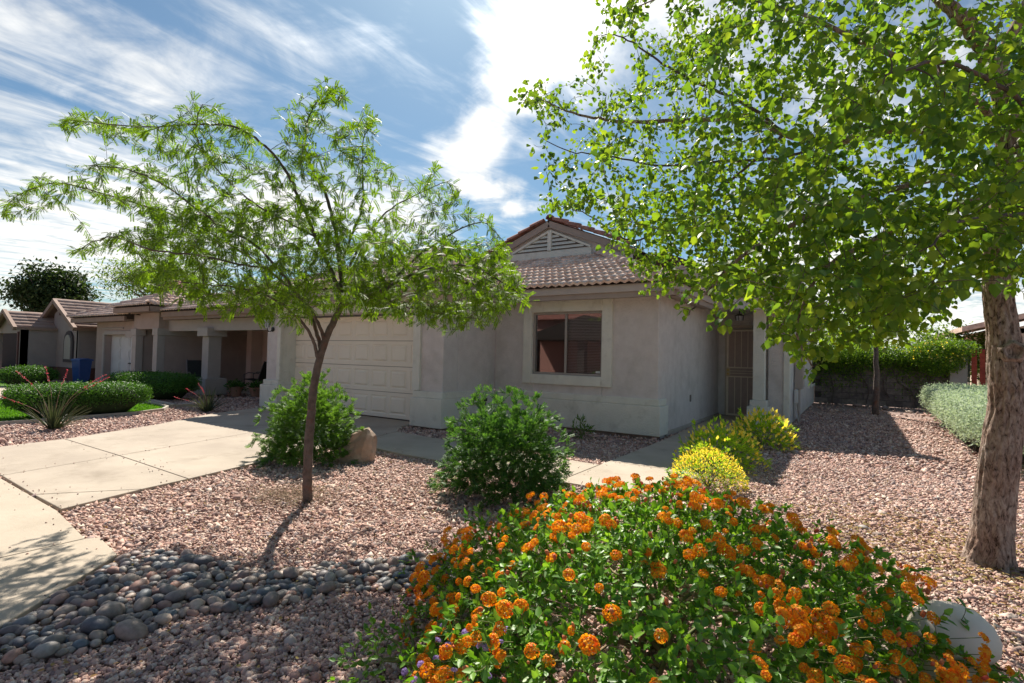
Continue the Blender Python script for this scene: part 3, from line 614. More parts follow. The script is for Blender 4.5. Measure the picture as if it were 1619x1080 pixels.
# right wall trim window, vent pipe
sw = MB(); sw.box(1.64, 1.70, 9.9, 11.6, .6, 1.85); sidewin = part(sw, 'window', TRIM); part(MB().box(1.701, 1.71, 10.1, 11.4, .7, 1.78), 'pane', mat('dark_glass', (.05, .05, .055), None, 3, .1, spec=.6), sidewin)
# outlet on the entry wall
part(MB().box(.001, .02, 2.07, 2.14, .52, .66), 'outlet_cover', mat('outlet', (.2, .17, .15), None, 4, .6), bevel=.004)
# ------------------------------------------------------------------ lamps, meter boxes, bib
def wall_lamp(loc, label, group='black wall lanterns'):
    t = thing('wall_lamp', label, 'wall lamp', loc, 0, group)
    m_ = MB(); m_.lathe([(0, 0), (.055, 0), (.06, .02), (0, .035)], n=14); m_.build('backplate', BLACK, t, rot=(math.pi/2, 0, 0))
    m_ = MB(); m_.tube([(0, -.02, 0), (0, -.06, -.05), (0, -.12, -.06), (0, -.15, -.01), (0, -.15, .04)], .012, 6); m_.build('arm', BLACK, t)
    m_ = MB(); m_.lathe([(0, .03), (.045, .03), (.05, .05), (.075, .22), (.068, .22)], (0, -.15, 0), 6); m_.build('lamp_glass', mat('lamp_glass', (.45, .47, .5), None, 5, .15, spec=.6), t)
    for k in range(6):
        a = k*math.pi/3; c, s = math.cos(a), math.sin(a); m_ = MB(); m_.tube([(.05*c, -.15+.05*s, .05), (.078*c, -.15+.078*s, .22)], .006, 5); m_.build('cage_bar', BLACK, t)
    m_ = MB(); m_.lathe([(0, .32), (.01, .31), (.02, .285), (.05, .27), (.09, .23), (.085, .22), (0, .22)], (0, -.15, 0), 12); m_.build('cap', BLACK, t)
    return t
wall_lamp((-8.76, -G_-.005, 1.88), 'black wall lantern on the pillar left of the garage door, near the neighbouring porch')
wall_lamp((-3.70, -G_-.005, 1.97), 'black wall lantern half hidden by feathery leaves on the pillar right of the garage door')
t = thing('porch_lamp', 'black lantern hanging from the porch ceiling above the barred entry door', 'ceiling lamp', (.62, 3.9, 2.52))
m_ = MB(); m_.tube([(0, 0, 0), (0, 0, -.07)], .01, 6); m_.build('stem', BLACK, t)
m_ = MB(); m_.lathe([(0, -.06), (.05, -.07), (.10, -.10), (.10, -.115), (0, -.115)], n=8); m_.build('cap', BLACK, t)
m_ = MB(); m_.lathe([(.085, -.115), (.07, -.22), (0, -.23)], n=8); m_.build('lamp_glass', mat('lamp_glass', (.45, .47, .5)), t)
for k in range(4): a = k*math.pi/2; m_ = MB(); m_.tube([(.09*math.cos(a), .09*math.sin(a), -.11), (.075*math.cos(a), .075*math.sin(a), -.22)], .008, 5); m_.build('cage_bar', BLACK, t)
UT = mat('utility_paint', (.46, .38, .34), (.49, .41, .37), 5, .6); UW = mat('utility_white', (.62, .60, .58), None, 5, .5)
t = thing('electric_meter_box', 'tall beige electric service box on the side wall beyond the porch column', 'meter box', (1.655, 4.95, .75))
MB().box(0, .16, 0, .42, 0, 1.15).build('cabinet', UT, t, bevel=.01); MB().box(.161, .18, .03, .39, .05, 1.1).build('cabinet_door', UT, t, bevel=.004)
m_ = MB(); m_.tube([(.08, .12, 0), (.08, .12, -.78)], .032, 8); m_.build('conduit', UT, t); m_ = MB(); m_.tube([(.08, .3, 0), (.08, .3, -.78)], .022, 8); m_.build('conduit', UT, t); m_ = MB(); m_.tube([(.06, -.02, -.35), (.09, .02, -.55), (.12, -.03, -.75)], .014, 6); m_.build('cable', UT, t)
t = thing('meter_panel', 'white utility meter panel behind the beige service box on the side wall', 'meter box', (1.655, 5.9, .8))
MB().box(0, .12, 0, .5, 0, .75).build('cabinet', UW, t, bevel=.01)
m_ = MB(); m_.lathe([(0, .06), (.08, .05), (.09, 0)], n=14); m_.build('meter_dial', mat('dial', (.1, .1, .12), None, 5, .2), t, loc=(.06, -.001, .9), rot=(math.pi/2, 0, 0)); MB().box(0, .1, .0, .3, .76, 1.1).build('dial_housing', UW, t, bevel=.01)
t = thing('phone_junction_box', 'small grey junction box low on the corner by the porch column', 'junction box', (1.685, 4.55, .45))
MB().box(0, .07, 0, .13, 0, .3).build('cover', UW, t, bevel=.008); m_ = MB(); m_.tube([(.03, .06, 0), (.04, .1, -.2), (.08, .16, -.44)], .013, 6); m_.build('cable', UW, t)
t = thing('hose_bib', 'black irrigation valve on a white pipe on the wall behind the spiky green bush', 'garden tap', (-3.38, -.62, .1))
m_ = MB(); m_.tube([(0, 0, 0), (0, 0, .28), (.03, .02, .32), (.03, .1, .33)], .014, 6); m_.build('pipe', UW, t); m_ = MB(); m_.lathe([(0, 0), (.05, 0), (.055, .05), (.03, .10), (.02, .13), (0, .13)], (.03, .12, .29), 10); m_.lathe([(0, 0), (.03, 0), (.03, .06), (0, .06)], (.03, .2, .36), 8); m_.build('valve', BLACK, t)
# pink house across the street (seen only in the window's reflection)
ph_ = thing('pink_house_across_street', 'pink stucco house across the street, reflected in the window glass', 'house', (-10, -33, 0))
MB().box(-18, 12, 0, 8, 0, 4.2).build('wall', mat('pink_stucco', (.30, .16, .135), None, 3, .9), ph_); m_ = MB(); m_.prism([(-19, 4.1), (13, 4.1), (-3, 8.2)], 1, -.5, 8.5); m_.build('roof', TILE_RED, ph_)
pass; m_ = MB(); m_.prism([(-7, 2.5), (3.6, 2.5), (-1.7, 4.1)], 1, 8.01, 11.5); m_.build('porch_roof', DARK, ph_)
for x_ in (-6, -2.4, 2.4): MB().box(x_, x_+.5, 10.5, 11, 0, 2.5).build('porch_column', DARK, ph_)
# ------------------------------------------------------------------ the neighbouring house on the left
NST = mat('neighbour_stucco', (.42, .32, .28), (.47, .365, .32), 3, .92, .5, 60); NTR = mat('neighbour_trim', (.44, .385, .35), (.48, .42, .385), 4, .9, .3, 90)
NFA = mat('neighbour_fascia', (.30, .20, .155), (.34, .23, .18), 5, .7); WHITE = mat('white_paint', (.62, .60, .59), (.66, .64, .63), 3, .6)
nb = thing('neighbouring_house', 'beige stucco house next door with columned porch, hipped tile roof and white garage door', 'house', (0, 0, 0))
def np_(mb, name, m, parent=nb, **k): return mb.build(name, m, parent, **k)
g = MB(); g.box(-21.2, -20.38, -1.0, -.75, 0, 2.28); g.box(-18.0, -17.4, -1.0, -.75, 0, 2.28); g.box(-20.38, -18.0, -1.0, -.75, 1.80, 2.28); g.box(-21.2, -21.0, -.75, 9, 0, 2.28)
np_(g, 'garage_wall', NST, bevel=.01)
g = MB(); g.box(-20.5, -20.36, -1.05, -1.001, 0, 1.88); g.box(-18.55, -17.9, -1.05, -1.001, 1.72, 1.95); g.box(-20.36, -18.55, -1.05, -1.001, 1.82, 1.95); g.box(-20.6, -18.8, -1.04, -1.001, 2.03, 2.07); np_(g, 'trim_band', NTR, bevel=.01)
gdn = np_(MB().box(-20.38, -17.9, -.80, -.76, 0, 1.8), 'garage_door', WHITE)
pme2 = bpy.data.meshes.new('door_panel'); q = MB().box(-.38, .38, 0, .012, -.19, .19); q.box(-.30, .30, -.012, 0, -.12, .12); pme2.from_pydata(q.v, [], q.f); pme2.materials.append(WHITE)
for r in range(4):
    for c in range(3): obj('door_panel', pme2, None, gdn, (-20.38+.45+c*.8, -.815, .24+r*.44))
np_(MB().box(-18.75, -18.6, -.86, -.828, .78, .82), 'handle', BLACK, gdn)
# entry tower
g = MB(); g.box(-17.5, -15.7, -1.2, -1.0, 1.98, 2.52); g.box(-15.9, -15.7, -1.0, 4.5, 1.90, 2.52); g.box(-15.9, -15.7, -1.2, .35, 0, 1.98); g.box(-17.3, -15.9, .6, .8, 0, 2.0); g.box(-17.5, -17.3, -1.0, 2, 0, 2.5); g.box(-15.9, -15.7, .36, 3.2, 0, 1.9)
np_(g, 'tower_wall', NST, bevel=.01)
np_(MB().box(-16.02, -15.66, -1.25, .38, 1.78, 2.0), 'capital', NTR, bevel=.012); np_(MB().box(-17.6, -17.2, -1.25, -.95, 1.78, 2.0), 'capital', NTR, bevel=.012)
g = MB(); g.box(-17.55, -17.25, -1.22, -1.0, 0, 1.78); np_(g, 'tower_column', NTR, bevel=.01); g = MB(); g.box(-15.98, -15.69, -1.23, -1.0, 0, 1.78); np_(g, 'tower_column', NTR, bevel=.01)
# porch
g = MB(); g.box(-15.7, -9.95, -.92, -.70, 1.92, 2.36); np_(g, 'porch_beam', NTR, bevel=.01)
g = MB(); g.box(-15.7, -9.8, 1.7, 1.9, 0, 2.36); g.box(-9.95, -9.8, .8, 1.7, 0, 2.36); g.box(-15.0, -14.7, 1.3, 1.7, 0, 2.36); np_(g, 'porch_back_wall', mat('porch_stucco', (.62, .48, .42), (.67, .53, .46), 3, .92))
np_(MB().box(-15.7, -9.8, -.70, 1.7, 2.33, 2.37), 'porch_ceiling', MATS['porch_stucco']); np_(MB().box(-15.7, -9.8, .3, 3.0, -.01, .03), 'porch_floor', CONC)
g = MB(); g.box(-13.36, -13.0, -1.0, -.62, .5, 1.76); g.box(-13.5, -12.86, -1.12, -.5, .04, .52); g.box(-13.48, -12.9, -1.10, -.52, 1.75, 2.0); np_(g, 'porch_column', NTR, bevel=.012)
g = MB(); g.box(-10.0, -9.7, -1.0, -.62, 0, 1.95); np_(g, 'porch_column', NTR, bevel=.012)
def fas(mb, x0, x1, y0, y1, z): mb.box(x0, x1, y0, y1, z-.16, z)
g = MB(); fas(g, -15.35, -9.6, -1.30, -1.24, 2.50); fas(g, -15.35, -9.6, -1.24, -.9, 2.42); fas(g, -17.95, -15.25, -1.65, -1.58, 2.66); fas(g, -15.30, -15.24, -1.65, 1.5, 2.66); g.box(-17.9, -15.3, -1.58, 1.5, 2.50, 2.54); fas(g, -22.4, -17.6, -1.45, -1.38, 2.42); g.box(-22.3, -17.6, -1.38, -.9, 2.28, 2.32)
np_(g, 'fascia', NFA)
rn = MB(); fr = []; hp = []
def hip_roof(x0, x1, y0, y1, z, front_only=False):
    hx = (x1-x0)/2; ap = (x0+hx, y0+hx, z+PITCH*hx); ay = max(y1-hx, y0+hx)
    pf = [(x0, y0), (x1, y0), (ap[0], ap[1])]; pr = [(x1, y0), (x1, y1), (ap[0], ay), (ap[0], ap[1])]; pl_ = [(x0, y0), (ap[0], ap[1]), (ap[0], ay), (x0, y1)]
    for P0, up, poly in (((x0, y0, z), UPF, pf), ((x1, y0, z), UPR, pr), ((x0, y0, z), UPL, pl_)): underlay(P0, up, poly, rn)
    fr.extend(slope_tiles((x0, y0, z), AXF, UPF, pf)); fr.extend(slope_tiles((x1, y0, z), AXR, UPR, pr))
    hp.extend(ridge_line((x0, y0, z+.03), (ap[0], ap[1], ap[2]+.04))); hp.extend(ridge_line((x1, y0, z+.03), (ap[0], ap[1], ap[2]+.04))); hp.extend(ridge_line((ap[0], ap[1], ap[2]+.05), (ap[0], ay, ap[2]+.05)))
hip_roof(-18.0, -15.2, -1.7, 4.0, 2.68)
hip_roof(-15.45, -9.55, -1.35, 9, 2.51)
hip_roof(-22.5, -17.0, -1.5, 9, 2.44)
rno = np_(rn, 'roof', UNDER)
fr.sort(key=lambda f: -weight(f)); ntme = mesh_np('roof_tile', *TT_LOW); ntme.materials.append(TILE)
for f in fr[:290]: o = obj('roof_tile', ntme, None, rno); o.matrix_world = tile_mat4(f)
V, F = tiles_joined(fr[290:], TT_LOW); obj('far_roof_tiles', mesh_np('far_roof_tiles', V, F), TILE, rno, kind='stuff')
for f in hp: o = obj('ridge_tile', cme, None, rno); o.matrix_world = tile_mat4(f)
g = MB(); g.prism([(-20.4, 3.05), (-18.2, 3.05), (-19.3, 3.85)], 1, .9, 1.0); np_(g, 'dormer_gable', NST)
g = MB(); g.hull6((-20.6, .85, 3.05), (-19.3, .85, 3.98), .3, .1); g.hull6((-19.3, .85, 3.98), (-18.0, .85, 3.05), .3, .1); np_(g, 'dormer_roof', TILE_RED)
# ------------------------------------------------------------------ house at the far left
FST = mat('far_stucco', (.33, .275, .26), (.37, .31, .29), 3, .92); FSTL = mat('far_trim', (.46, .42, .40), None, 3, .9)
fh2 = thing('gabled_house', 'far left stucco house with two stepped gables, arched window and flat brown roof tiles', 'house', (0, 0, 0))
def fp(mb, name, m, parent=fh2, **k): return mb.build(name, m, parent, **k)
g = MB(); g.box(-25.2, -25.0, -2.2, 0, .5, 2.05); g.prism([(-28.9, 1.85), (-25.0, 1.85), (-25.0, 2.05), (-26.5, 2.68), (-28.9, 1.9)], 1, -2.2, -2.0); g.box(-25.35, -25.0, -2.2, -2.0, 0, 1.85); g.box(-28.9, -28.4, -2.2, -2, 0, 1.85)
g.prism([(-25.4, 0), (-22.7, 0), (-22.7, 2.05), (-24.6, 3.02), (-25.4, 2.7)], 1, -1.1, -.95); g.box(-22.85, -22.65, -1.1, 4, .5, 2.1)
fp(g, 'wall', FST)
g = MB(); g.box(-24.97, -24.9, -2.2, -1.15, 0, .5); g.box(-25.3, -22.7, -1.2, -1.1, 0, .5); g.box(-22.64, -22.55, -1.1, 4, 0, .5); fp(g, 'brick_base', mat('dark_brick', (.09, .045, .035), (.14, .07, .055), 30, .9))
fp(MB().box(-40.0, -25.25, .5, .6, 0, 2.1), 'garage_interior', DARK); fp(MB().box(-32.0, -28.4, -2.2, -2.1, 0, 2.0), 'wall', FST); fp(MB().box(-28.9, -25.3, -2.0, .5, 1.95, 1.99), 'garage_ceiling', DARK)
g = MB(); g.box(-27.6, -27.1, -.8, -.4, 0, 1.0); g.box(-26.9, -26.5, -.6, -.2, 0, .7); g.box(-26.4, -26.2, -.9, -.5, .9, 1.2); fp(g, 'stored_boxes', mat('stored', (.25, .27, .27), None, 3, .8))
RED = mat('dark_red_trim', (.13, .05, .045), None, 3, .7); fp(MB().box(-25.42, -25.3, -2.25, -2.2, 0, 1.9), 'door_trim', RED)
# arched window
def arch(w2, zb, zs, zt, cx):
    pts = [(cx-w2, zb), (cx+w2, zb), (cx+w2, zs)]
    for k in range(1, 6): a = k/6*math.pi; pts.append((cx+w2*math.cos(a), zs+(zt-zs)*math.sin(a)))
    return pts+[(cx-w2, zs)]
aw = fp(MB().prism(arch(.48, .72, 1.55, 1.98, -23.55), 1, -1.16, -1.10), 'window', mat('window_dark_trim', (.07, .055, .06), None, 4, .6)); fp(MB().prism(arch(.33, .84, 1.52, 1.82, -23.55), 1, -1.185, -1.161), 'pane', mat('pale_blind', (.42, .38, .34), None, 3, .4), aw)
g = MB()
ffr = []
def gable_roof(cx, hw, yf, yb, zp, k, extra=.0):
    for s in (-1, 1): g.add([(cx, yf, zp), (cx+s*hw, yf, zp-k*hw), (cx+s*hw, yb, zp-k*hw), (cx, yb, zp)], [(0, 1, 2, 3)])
    an = math.atan(k); up = (-math.cos(an), 0, math.sin(an)); ffr.extend(slope_tiles((cx+hw, yf, zp-k*hw), AXR, up, [(cx, yf), (cx+hw, yf), (cx+hw, yb), (cx, yb)], ln=.30))
gable_roof(-26.5, 1.45, -2.45, 3.0, 2.78, .50); gable_roof(-24.7, 2.3, -1.35, 6.0, 3.22, .50)
fr_ = fp(g, 'roof', mat('brown_tile_base', (.25, .17, .14), None, 5, .9)); V, F = tiles_joined(ffr, TT_FLAT); obj('roof_tiles', mesh_np('roof_tiles', V, F), ramp_mat('brown_flat_tile', [(.36, .26, .22), (.42, .31, .26), (.33, .23, .19)], .9, 0, .2), fr_, kind='stuff')
g = MB()
for cx, hw, yf, zp in ((-26.5, 1.5, -2.42, 2.78), (-24.7, 2.35, -1.32, 3.22)):
    for s in (-1, 1): g.hull6((cx, yf, zp-.02), (cx+s*hw, yf, zp-.02-.5*hw), .12, .16)
fp(g, 'bargeboard', NFA)
for cx, z, y in ((-26.2, 2.30, -2.24), (-24.35, 2.75, -1.15)): fp(MB().box(cx-.18, cx+.18, y-.05, y, z-.13, z+.13), 'gable_vent', RED)
fp(MB().box(-25.1, -24.9, -2.4, 0, 1.98, 2.08), 'fascia', NFA); fp(MB().box(-22.5, -22.3, -1.3, 4, 1.98, 2.08), 'fascia', NFA)
# ------------------------------------------------------------------ wheeled bin
BLUE = mat('bin_blue', (.012, .05, .19), (.02, .07, .23), 3, .4, spec=.4)
bn = thing('wheeled_bin', 'blue wheeled recycling bin standing on the shaded neighbouring driveway', 'recycling bin', (-19.5, -1.95, .03), math.radians(20)); bn.scale = (.56, .60, 1.0)
m_ = MB(); m_.add([(-.25, -.28, .04), (.25, -.28, .04), (.25, .28, .04), (-.25, .28, .04), (-.33, -.35, .84), (.33, -.35, .84), (.33, .37, .84), (-.33, .37, .84)], [(0, 3, 2, 1), (4, 5, 6, 7), (0, 1, 5, 4), (1, 2, 6, 5), (2, 3, 7, 6), (3, 0, 4, 7)]); m_.build('body', BLUE, bn, bevel=.03)
m_ = MB(); m_.prism([(-.38, .84), (.42, .84), (.40, .89), (.1, .93), (-.36, .90)], 0, -.36, .36); m_.build('lid', BLUE, bn, bevel=.01); m_ = MB(); m_.tube([(-.28, .42, .86), (.28, .42, .86)], .018, 8); m_.build('handle', BLUE, bn)
for s in (-.27, .27): m_ = MB(); m_.lathe([(0, -.03), (.11, -.03), (.12, 0), (.11, .03), (0, .03)], n=16); m_.build('wheel', BLACK, bn, loc=(s, .3, .1), rot=(0, math.pi/2, 0))
# ------------------------------------------------------------------ patio chairs and pots on the porch
CH = mat('chair_metal', (.16, .15, .15), None, 5, .4, metal=.5); SL = mat('chair_sling', (.03, .032, .03), (.045, .045, .042), 30, .8)
def chair(loc, rz, label):
    t = thing('patio_chair', label, 'chair', loc, rz, 'patio chairs on the neighbouring porch')
    for s in (-.27, .27):
        m_ = MB(); m_.tube([(s, -.28, .02), (s, -.22, .3), (s, -.24, .55), (s, -.1, .62), (s, .25, .60)], .016, 6); m_.build('arm_frame', CH, t)
        m_ = MB(); m_.tube([(s, .35, .02), (s, .22, .38), (s, .42, 1.0)], .016, 6); m_.build('back_frame', CH, t)
    m_ = MB(); m_.add([(-.25, -.25, .42), (.25, -.25, .42), (.25, .22, .36), (-.25, .22, .36), (-.25, -.25, .40), (.25, -.25, .40), (.25, .22, .34), (-.25, .22, .34)], [(0, 1, 2, 3), (4, 7, 6, 5), (0, 4, 5, 1)]); m_.build('seat', SL, t)
    m_ = MB(); m_.add([(-.25, .22, .38), (.25, .22, .38), (.25, .42, .98), (-.25, .42, .98), (-.25, .24, .38), (.25, .24, .38), (.25, .44, .98), (-.25, .44, .98)], [(0, 1, 2, 3), (4, 7, 6, 5), (3, 2, 6, 7)]); m_.build('backrest', SL, t)
    return t
chair((-14.25, -.62, .03), math.radians(75), 'metal patio chair standing left of the porch column, side on')
chair((-13.45, .75, .03), math.radians(-60), 'dark patio chair standing right of the porch column in the shade')
TERRA = mat('terracotta', (.34, .17, .11), (.40, .21, .14), 10, .9)
PL_G = ramp_mat('pot_leaves', [(.03, .09, .02), (.06, .15, .03), (.10, .22, .05)], .6, .3)
for i, (x, y, lb) in enumerate(((-12.45, -.45, 'terracotta pot of green leaves beside the porch column'), (-11.9, -.15, 'terracotta pot of green leaves nearest the garage pillar of the main house'))):
    t = thing('potted_plant', lb, 'potted plant', (x, y, 0), 0, 'potted plants on the neighbouring porch')
    m_ = MB(); m_.lathe([(0, 0), (.13, 0), (.18, .24), (.20, .24), (.20, .28), (.17, .28), (.16, .24), (0, .23)], n=16); m_.build('pot', TERRA, t)
    n = 260; D = unit(rand_dirs(n)*[1, 1, .7]+[0, 0, .5]); O = D*rng.uniform(.05, .28, (n, 1))*[1, 1, .7]+[0, 0, .27]
    V, F = stamp(O, D, rand_dirs(n), rng.uniform(.05, .09, n), *OVATE); obj('foliage', mesh_np('foliage', V, F), PL_G, t)
# ------------------------------------------------------------------ vegetation tools
def smooth_line(P, n=4, jit=.0):
    P = np.asarray(P, float); m = len(P)
    if m < 3: return np.array([P[0]+(P[-1]-P[0])*t for t in np.linspace(0, 1, n+1)])
    out = []
    for i in range(m-1):
        p0, p1, p2, p3 = P[max(i-1, 0)], P[i], P[i+1], P[min(i+2, m-1)]
        for t in np.linspace(0, 1, n, endpoint=False):
            out.append(.5*((2*p1)+(-p0+p2)*t+(2*p0-5*p1+4*p2-p3)*t*t+(-p0+3*p1-3*p2+p3)*t**3))
    out.append(P[-1]); out = np.array(out)
    if jit: out[1:-1] += rng.normal(0, jit, out[1:-1].shape)
    return out
class Skeleton:
    def __init__(s): s.pos = np.zeros((0, 3)); s.rad = np.zeros(0); s.tubes = []; s.twigs = []
    def limb(s, pts, r0, r1, n=6, sides=9, jit=.004, taper=1.0):
        P = smooth_line(pts, n, jit); t = np.linspace(0, 1, len(P))**taper; R = r0+(r1-r0)*t; s.tubes.append((P, R, sides)); s.pos = np.r_[s.pos, P]; s.rad = np.r_[s.rad, R]; return P
    def grow(s, targets, r_tip=.0018, thick=.011, sag=.12, wob=.05, kmin=4, min_r=0, up=.0, rmax=.02):
        d = np.array([np.min(np.linalg.norm(s.pos-t, axis=1)) for t in targets]); 
        for i in np.argsort(d):
            T = targets[i]; dist = np.linalg.norm(s.pos-T, axis=1)+ (s.rad > .05)*.25; j = int(np.argmin(dist)); A = s.pos[j]; L_ = float(np.linalg.norm(T-A))
            if L_ < .03: continue
            k = max(kmin, int(L_/.07)); t = np.linspace(0, 1, k+1)[:, None]; mid = rng.normal(0, wob, 3)*L_+np.array([0, 0, up*L_])
            P = A+(T-A)*t+mid*np.sin(t*np.pi)-np.array([0, 0, 1.])*sag*L_*(t**2-t)*-1
            r0 = min(s.rad[j]*.75, .0022+thick*L_, rmax); R = r0+(r_tip-r0)*t[:, 0]; R = np.maximum(R, r_tip)
            s.tubes.append((P, R, 4 if r0 < .006 else 6)); s.twigs.append(P); s.pos = np.r_[s.pos, P[1:]]; s.rad = np.r_[s.rad, R[1:]]
    def mesh(s, name, rmin=0, rmax=9):
        pr = [tube_np(P, R, n) for P, R, n in s.tubes if rmin <= R[0] < rmax]; return mesh_np(name, *join_np(pr), True)
def along(twigs, per_m, start=.3, nmin=2):
    """points and headings spread along twigs"""
    O = []; D = []
    for P in twigs:
        seg = np.linalg.norm(np.diff(P, axis=0), axis=1); Ln = seg.sum(); n = max(nmin, int(Ln*per_m*(1-start)+rng.random())); c = np.r_[0, np.cumsum(seg)]
        s_ = rng.uniform(start, 1, n)*Ln; s_[0] = Ln; k = np.clip(np.searchsorted(c, s_)-1, 0, len(seg)-1); f = ((s_-c[k])/np.maximum(seg[k], 1e-6))[:, None]
        O.append(P[k]*(1-f)+P[k+1]*f); D.append(unit(P[k+1]-P[k]))
    return np.concatenate(O), np.concatenate(D)
def split_pieces(name, root, O, D, Nn, Sz, tmpl, m, stuff, top=290, smooth=False, pred=None):
    """the pieces that show largest become parts of their own, all the others one mesh"""
    u, v, z = to_pixel(O); on = (u > -10) & (u < 1630) & (v > -10) & (v < 1090) & (z > .3); key = np.where(on, Sz/np.maximum(z, .3), 0)*rng.uniform(.7, 1.3, len(O))
    if pred is not None: key = key*pred
    idx = np.argsort(-key); big, restI = idx[:top], idx[top:]
    me = mesh_np(name, *tmpl, smooth); me.materials.append(m)
    Du = unit(D); B = unit(np.cross(Nn, Du)); N3 = np.cross(Du, B)
    for i in big:
        s_ = Sz[i]; o = obj(name, me, None, root)
        o.matrix_world = Matrix(((Du[i, 0]*s_, B[i, 0]*s_, N3[i, 0]*s_, O[i, 0]), (Du[i, 1]*s_, B[i, 1]*s_, N3[i, 1]*s_, O[i, 1]), (Du[i, 2]*s_, B[i, 2]*s_, N3[i, 2]*s_, O[i, 2]), (0, 0, 0, 1)))
    V, F = stamp(O[restI], D[restI], Nn[restI], Sz[restI], *tmpl); return obj(stuff, mesh_np(stuff, V, F, smooth), m, root, kind='stuff')
UPV = np.array([0, 0, 1.])
# ------------------------------------------------------------------ feathery tree in front of the garage
LEAF1 = ramp_mat('feather_leaf', [(.065, .125, .01), (.10, .18, .012), (.15, .25, .018), (.075, .14, .018), (.22, .33, .022), (.11, .19, .012)], .55, .42, .3, tcol=(1.6, 1.7, .40))
tree1 = thing('feathery_tree', 'slender leaning tree with reddish trunk and airy feathery crown in the gravel before the garage', 'tree')
sk = Skeleton(); d0 = 4.8
def A_(*p): return [at(*q) for q in p]
P = sk.limb(A_((487, 800, d0), (486, 750, d0), (489, 690, d0), (494, 630, d0), (501, 585, d0), (514, 540, d0), (531, 502, d0), (541, 482, d0)), .044, .027, 6, 12, .002)
trunk_n = len(sk.tubes)
sk.limb(A_((541, 482, d0), (540, 450, 4.85), (536, 409, 4.9), (530, 362, 4.95), (516, 310, 5.0), (495, 270, 5.1), (482, 225, 5.2), (492, 175, 5.2), (520, 140, 5.2)), .026, .004)
sk.limb(A_((541, 470, 4.8), (522, 425, 4.75), (500, 377, 4.65), (479, 328, 4.55), (455, 275, 4.5), (420, 232, 4.45), (369, 200, 4.4), (312, 197, 4.35), (215, 200, 4.3), (110, 190, 4.3)), .020, .003)
sk.limb(A_((538, 420, 4.85), (556, 372, 5.0), (572, 328, 5.1), (573, 270, 5.2), (574, 225, 5.2), (596, 185, 5.2)), .014, .003)
sk.limb(A_((541, 455, 4.85), (560, 405, 5.1), (590, 358, 5.3), (625, 325, 5.5), (680, 298, 5.6), (712, 285, 5.7)), .014, .003)
sk.limb(A_((541, 484, d0), (565, 473, 4.75), (600, 462, 4.7), (636, 442, 4.65), (680, 425, 4.6), (740, 420, 4.5), (800, 450, 4.4), (835, 478, 4.4)), .022, .003)
sk.limb(A_((560, 475, 4.75), (600, 471, 4.6), (640, 484, 4.4), (700, 497, 4.3), (760, 505, 4.2)), .012, .003)
sk.limb(A_((600, 462, 4.7), (650, 415, 4.9), (700, 378, 5.1), (760, 352, 5.3), (800, 385, 5.4)), .013, .003)
sk.limb(A_((503, 575, d0), (497, 545, 4.75), (483, 517, 4.65), (455, 488, 4.5), (425, 470, 4.4), (380, 455, 4.2), (330, 450, 4.1), (270, 445, 4.0)), .017, .003)
sk.limb(A_((507, 560, d0), (502, 530, 4.85), (490, 500, 4.95), (470, 470, 5.05), (440, 440, 5.2), (395, 408, 5.3), (335, 370, 5.4), (260, 335, 5.4), (180, 312, 5.3), (100, 290, 5.2), (45, 300, 5.2), (5, 328, 5.2)), .020, .003)
sk.limb(A_((514, 540, d0), (500, 505, 4.75), (478, 475, 4.6), (440, 425, 4.4), (400, 385, 4.3), (340, 352, 4.2), (270, 300, 4.1), (210, 270, 4.1), (140, 262, 4.1)), .017, .003)
sk.limb(A_((440, 425, 4.4), (390, 420, 4.2), (320, 405, 4.0), (240, 395, 3.9), (180, 375, 3.9), (120, 395, 3.9)), .010, .003)
sk.limb(A_((500, 377, 4.65), (455, 350, 4.4), (400, 320, 4.2), (345, 270, 4.1), (310, 215, 4.1), (320, 165, 4.1)), .009, .003)
main_n = len(sk.tubes)
OUT1 = [(0, 340), (0, 300), (40, 283), (130, 255), (215, 262), (225, 235), (150, 215), (92, 205), (100, 182), (180, 172), (285, 185), (305, 145), (345, 165), (380, 185), (430, 232), (455, 205), (440, 180), (485, 150), (505, 122), (550, 150), (535, 190), (590, 165), (602, 180), (600, 215), (590, 255), (650, 285), (690, 262), (722, 285), (730, 318), (775, 350), (800, 395), (832, 445), (845, 482), (800, 475), (775, 515), (735, 505), (715, 535), (680, 512), (640, 500), (590, 505), (560, 490), (500, 505), (470, 520), (430, 500), (405, 512), (370, 485), (330, 500), (300, 480), (240, 470), (190, 445), (230, 410), (180, 400), (105, 402), (150, 372), (230, 350), (190, 325), (120, 315), (50, 342)]
def px_targets(outline, n, dfun, jitd):
    out = []; P2 = np.array(outline, float); lo, hi = P2.min(0), P2.max(0)
    while len(out) < n:
        q_ = rng.uniform(lo, hi, (n*3, 2)); q_ = q_[inpoly(q_, outline)]
        for u, v in q_: out.append(at(u, v, dfun(u, v)+rng.normal(0, jitd)))
    return np.array(out[:n])
T1 = px_targets(OUT1, 1150, lambda u, v: 4.75+.3*math.sin(u/90.), .42)
low = px_targets([(230, 330), (480, 320), (640, 380), (780, 380), (830, 450), (790, 505), (700, 520), (560, 480), (480, 500), (380, 500), (290, 480), (240, 420)], 1300, lambda u, v: 4.6, .5)
sk.grow(np.r_[T1, low], thick=.010, sag=.10, up=.08)
tr_ = [tube_np(*t) for t in sk.tubes[:trunk_n]]
obj('trunk', mesh_np('trunk', *join_np(tr_), True), BARK1, tree1)
for t in sk.tubes[trunk_n:main_n]: obj('branch', mesh_np('branch', *tube_np(*t), True), BARK1, tree1)
obj('twigs', mesh_np('twigs', *join_np([tube_np(*t) for t in sk.tubes[main_n:]]), True), TWIG, tree1, kind='stuff')
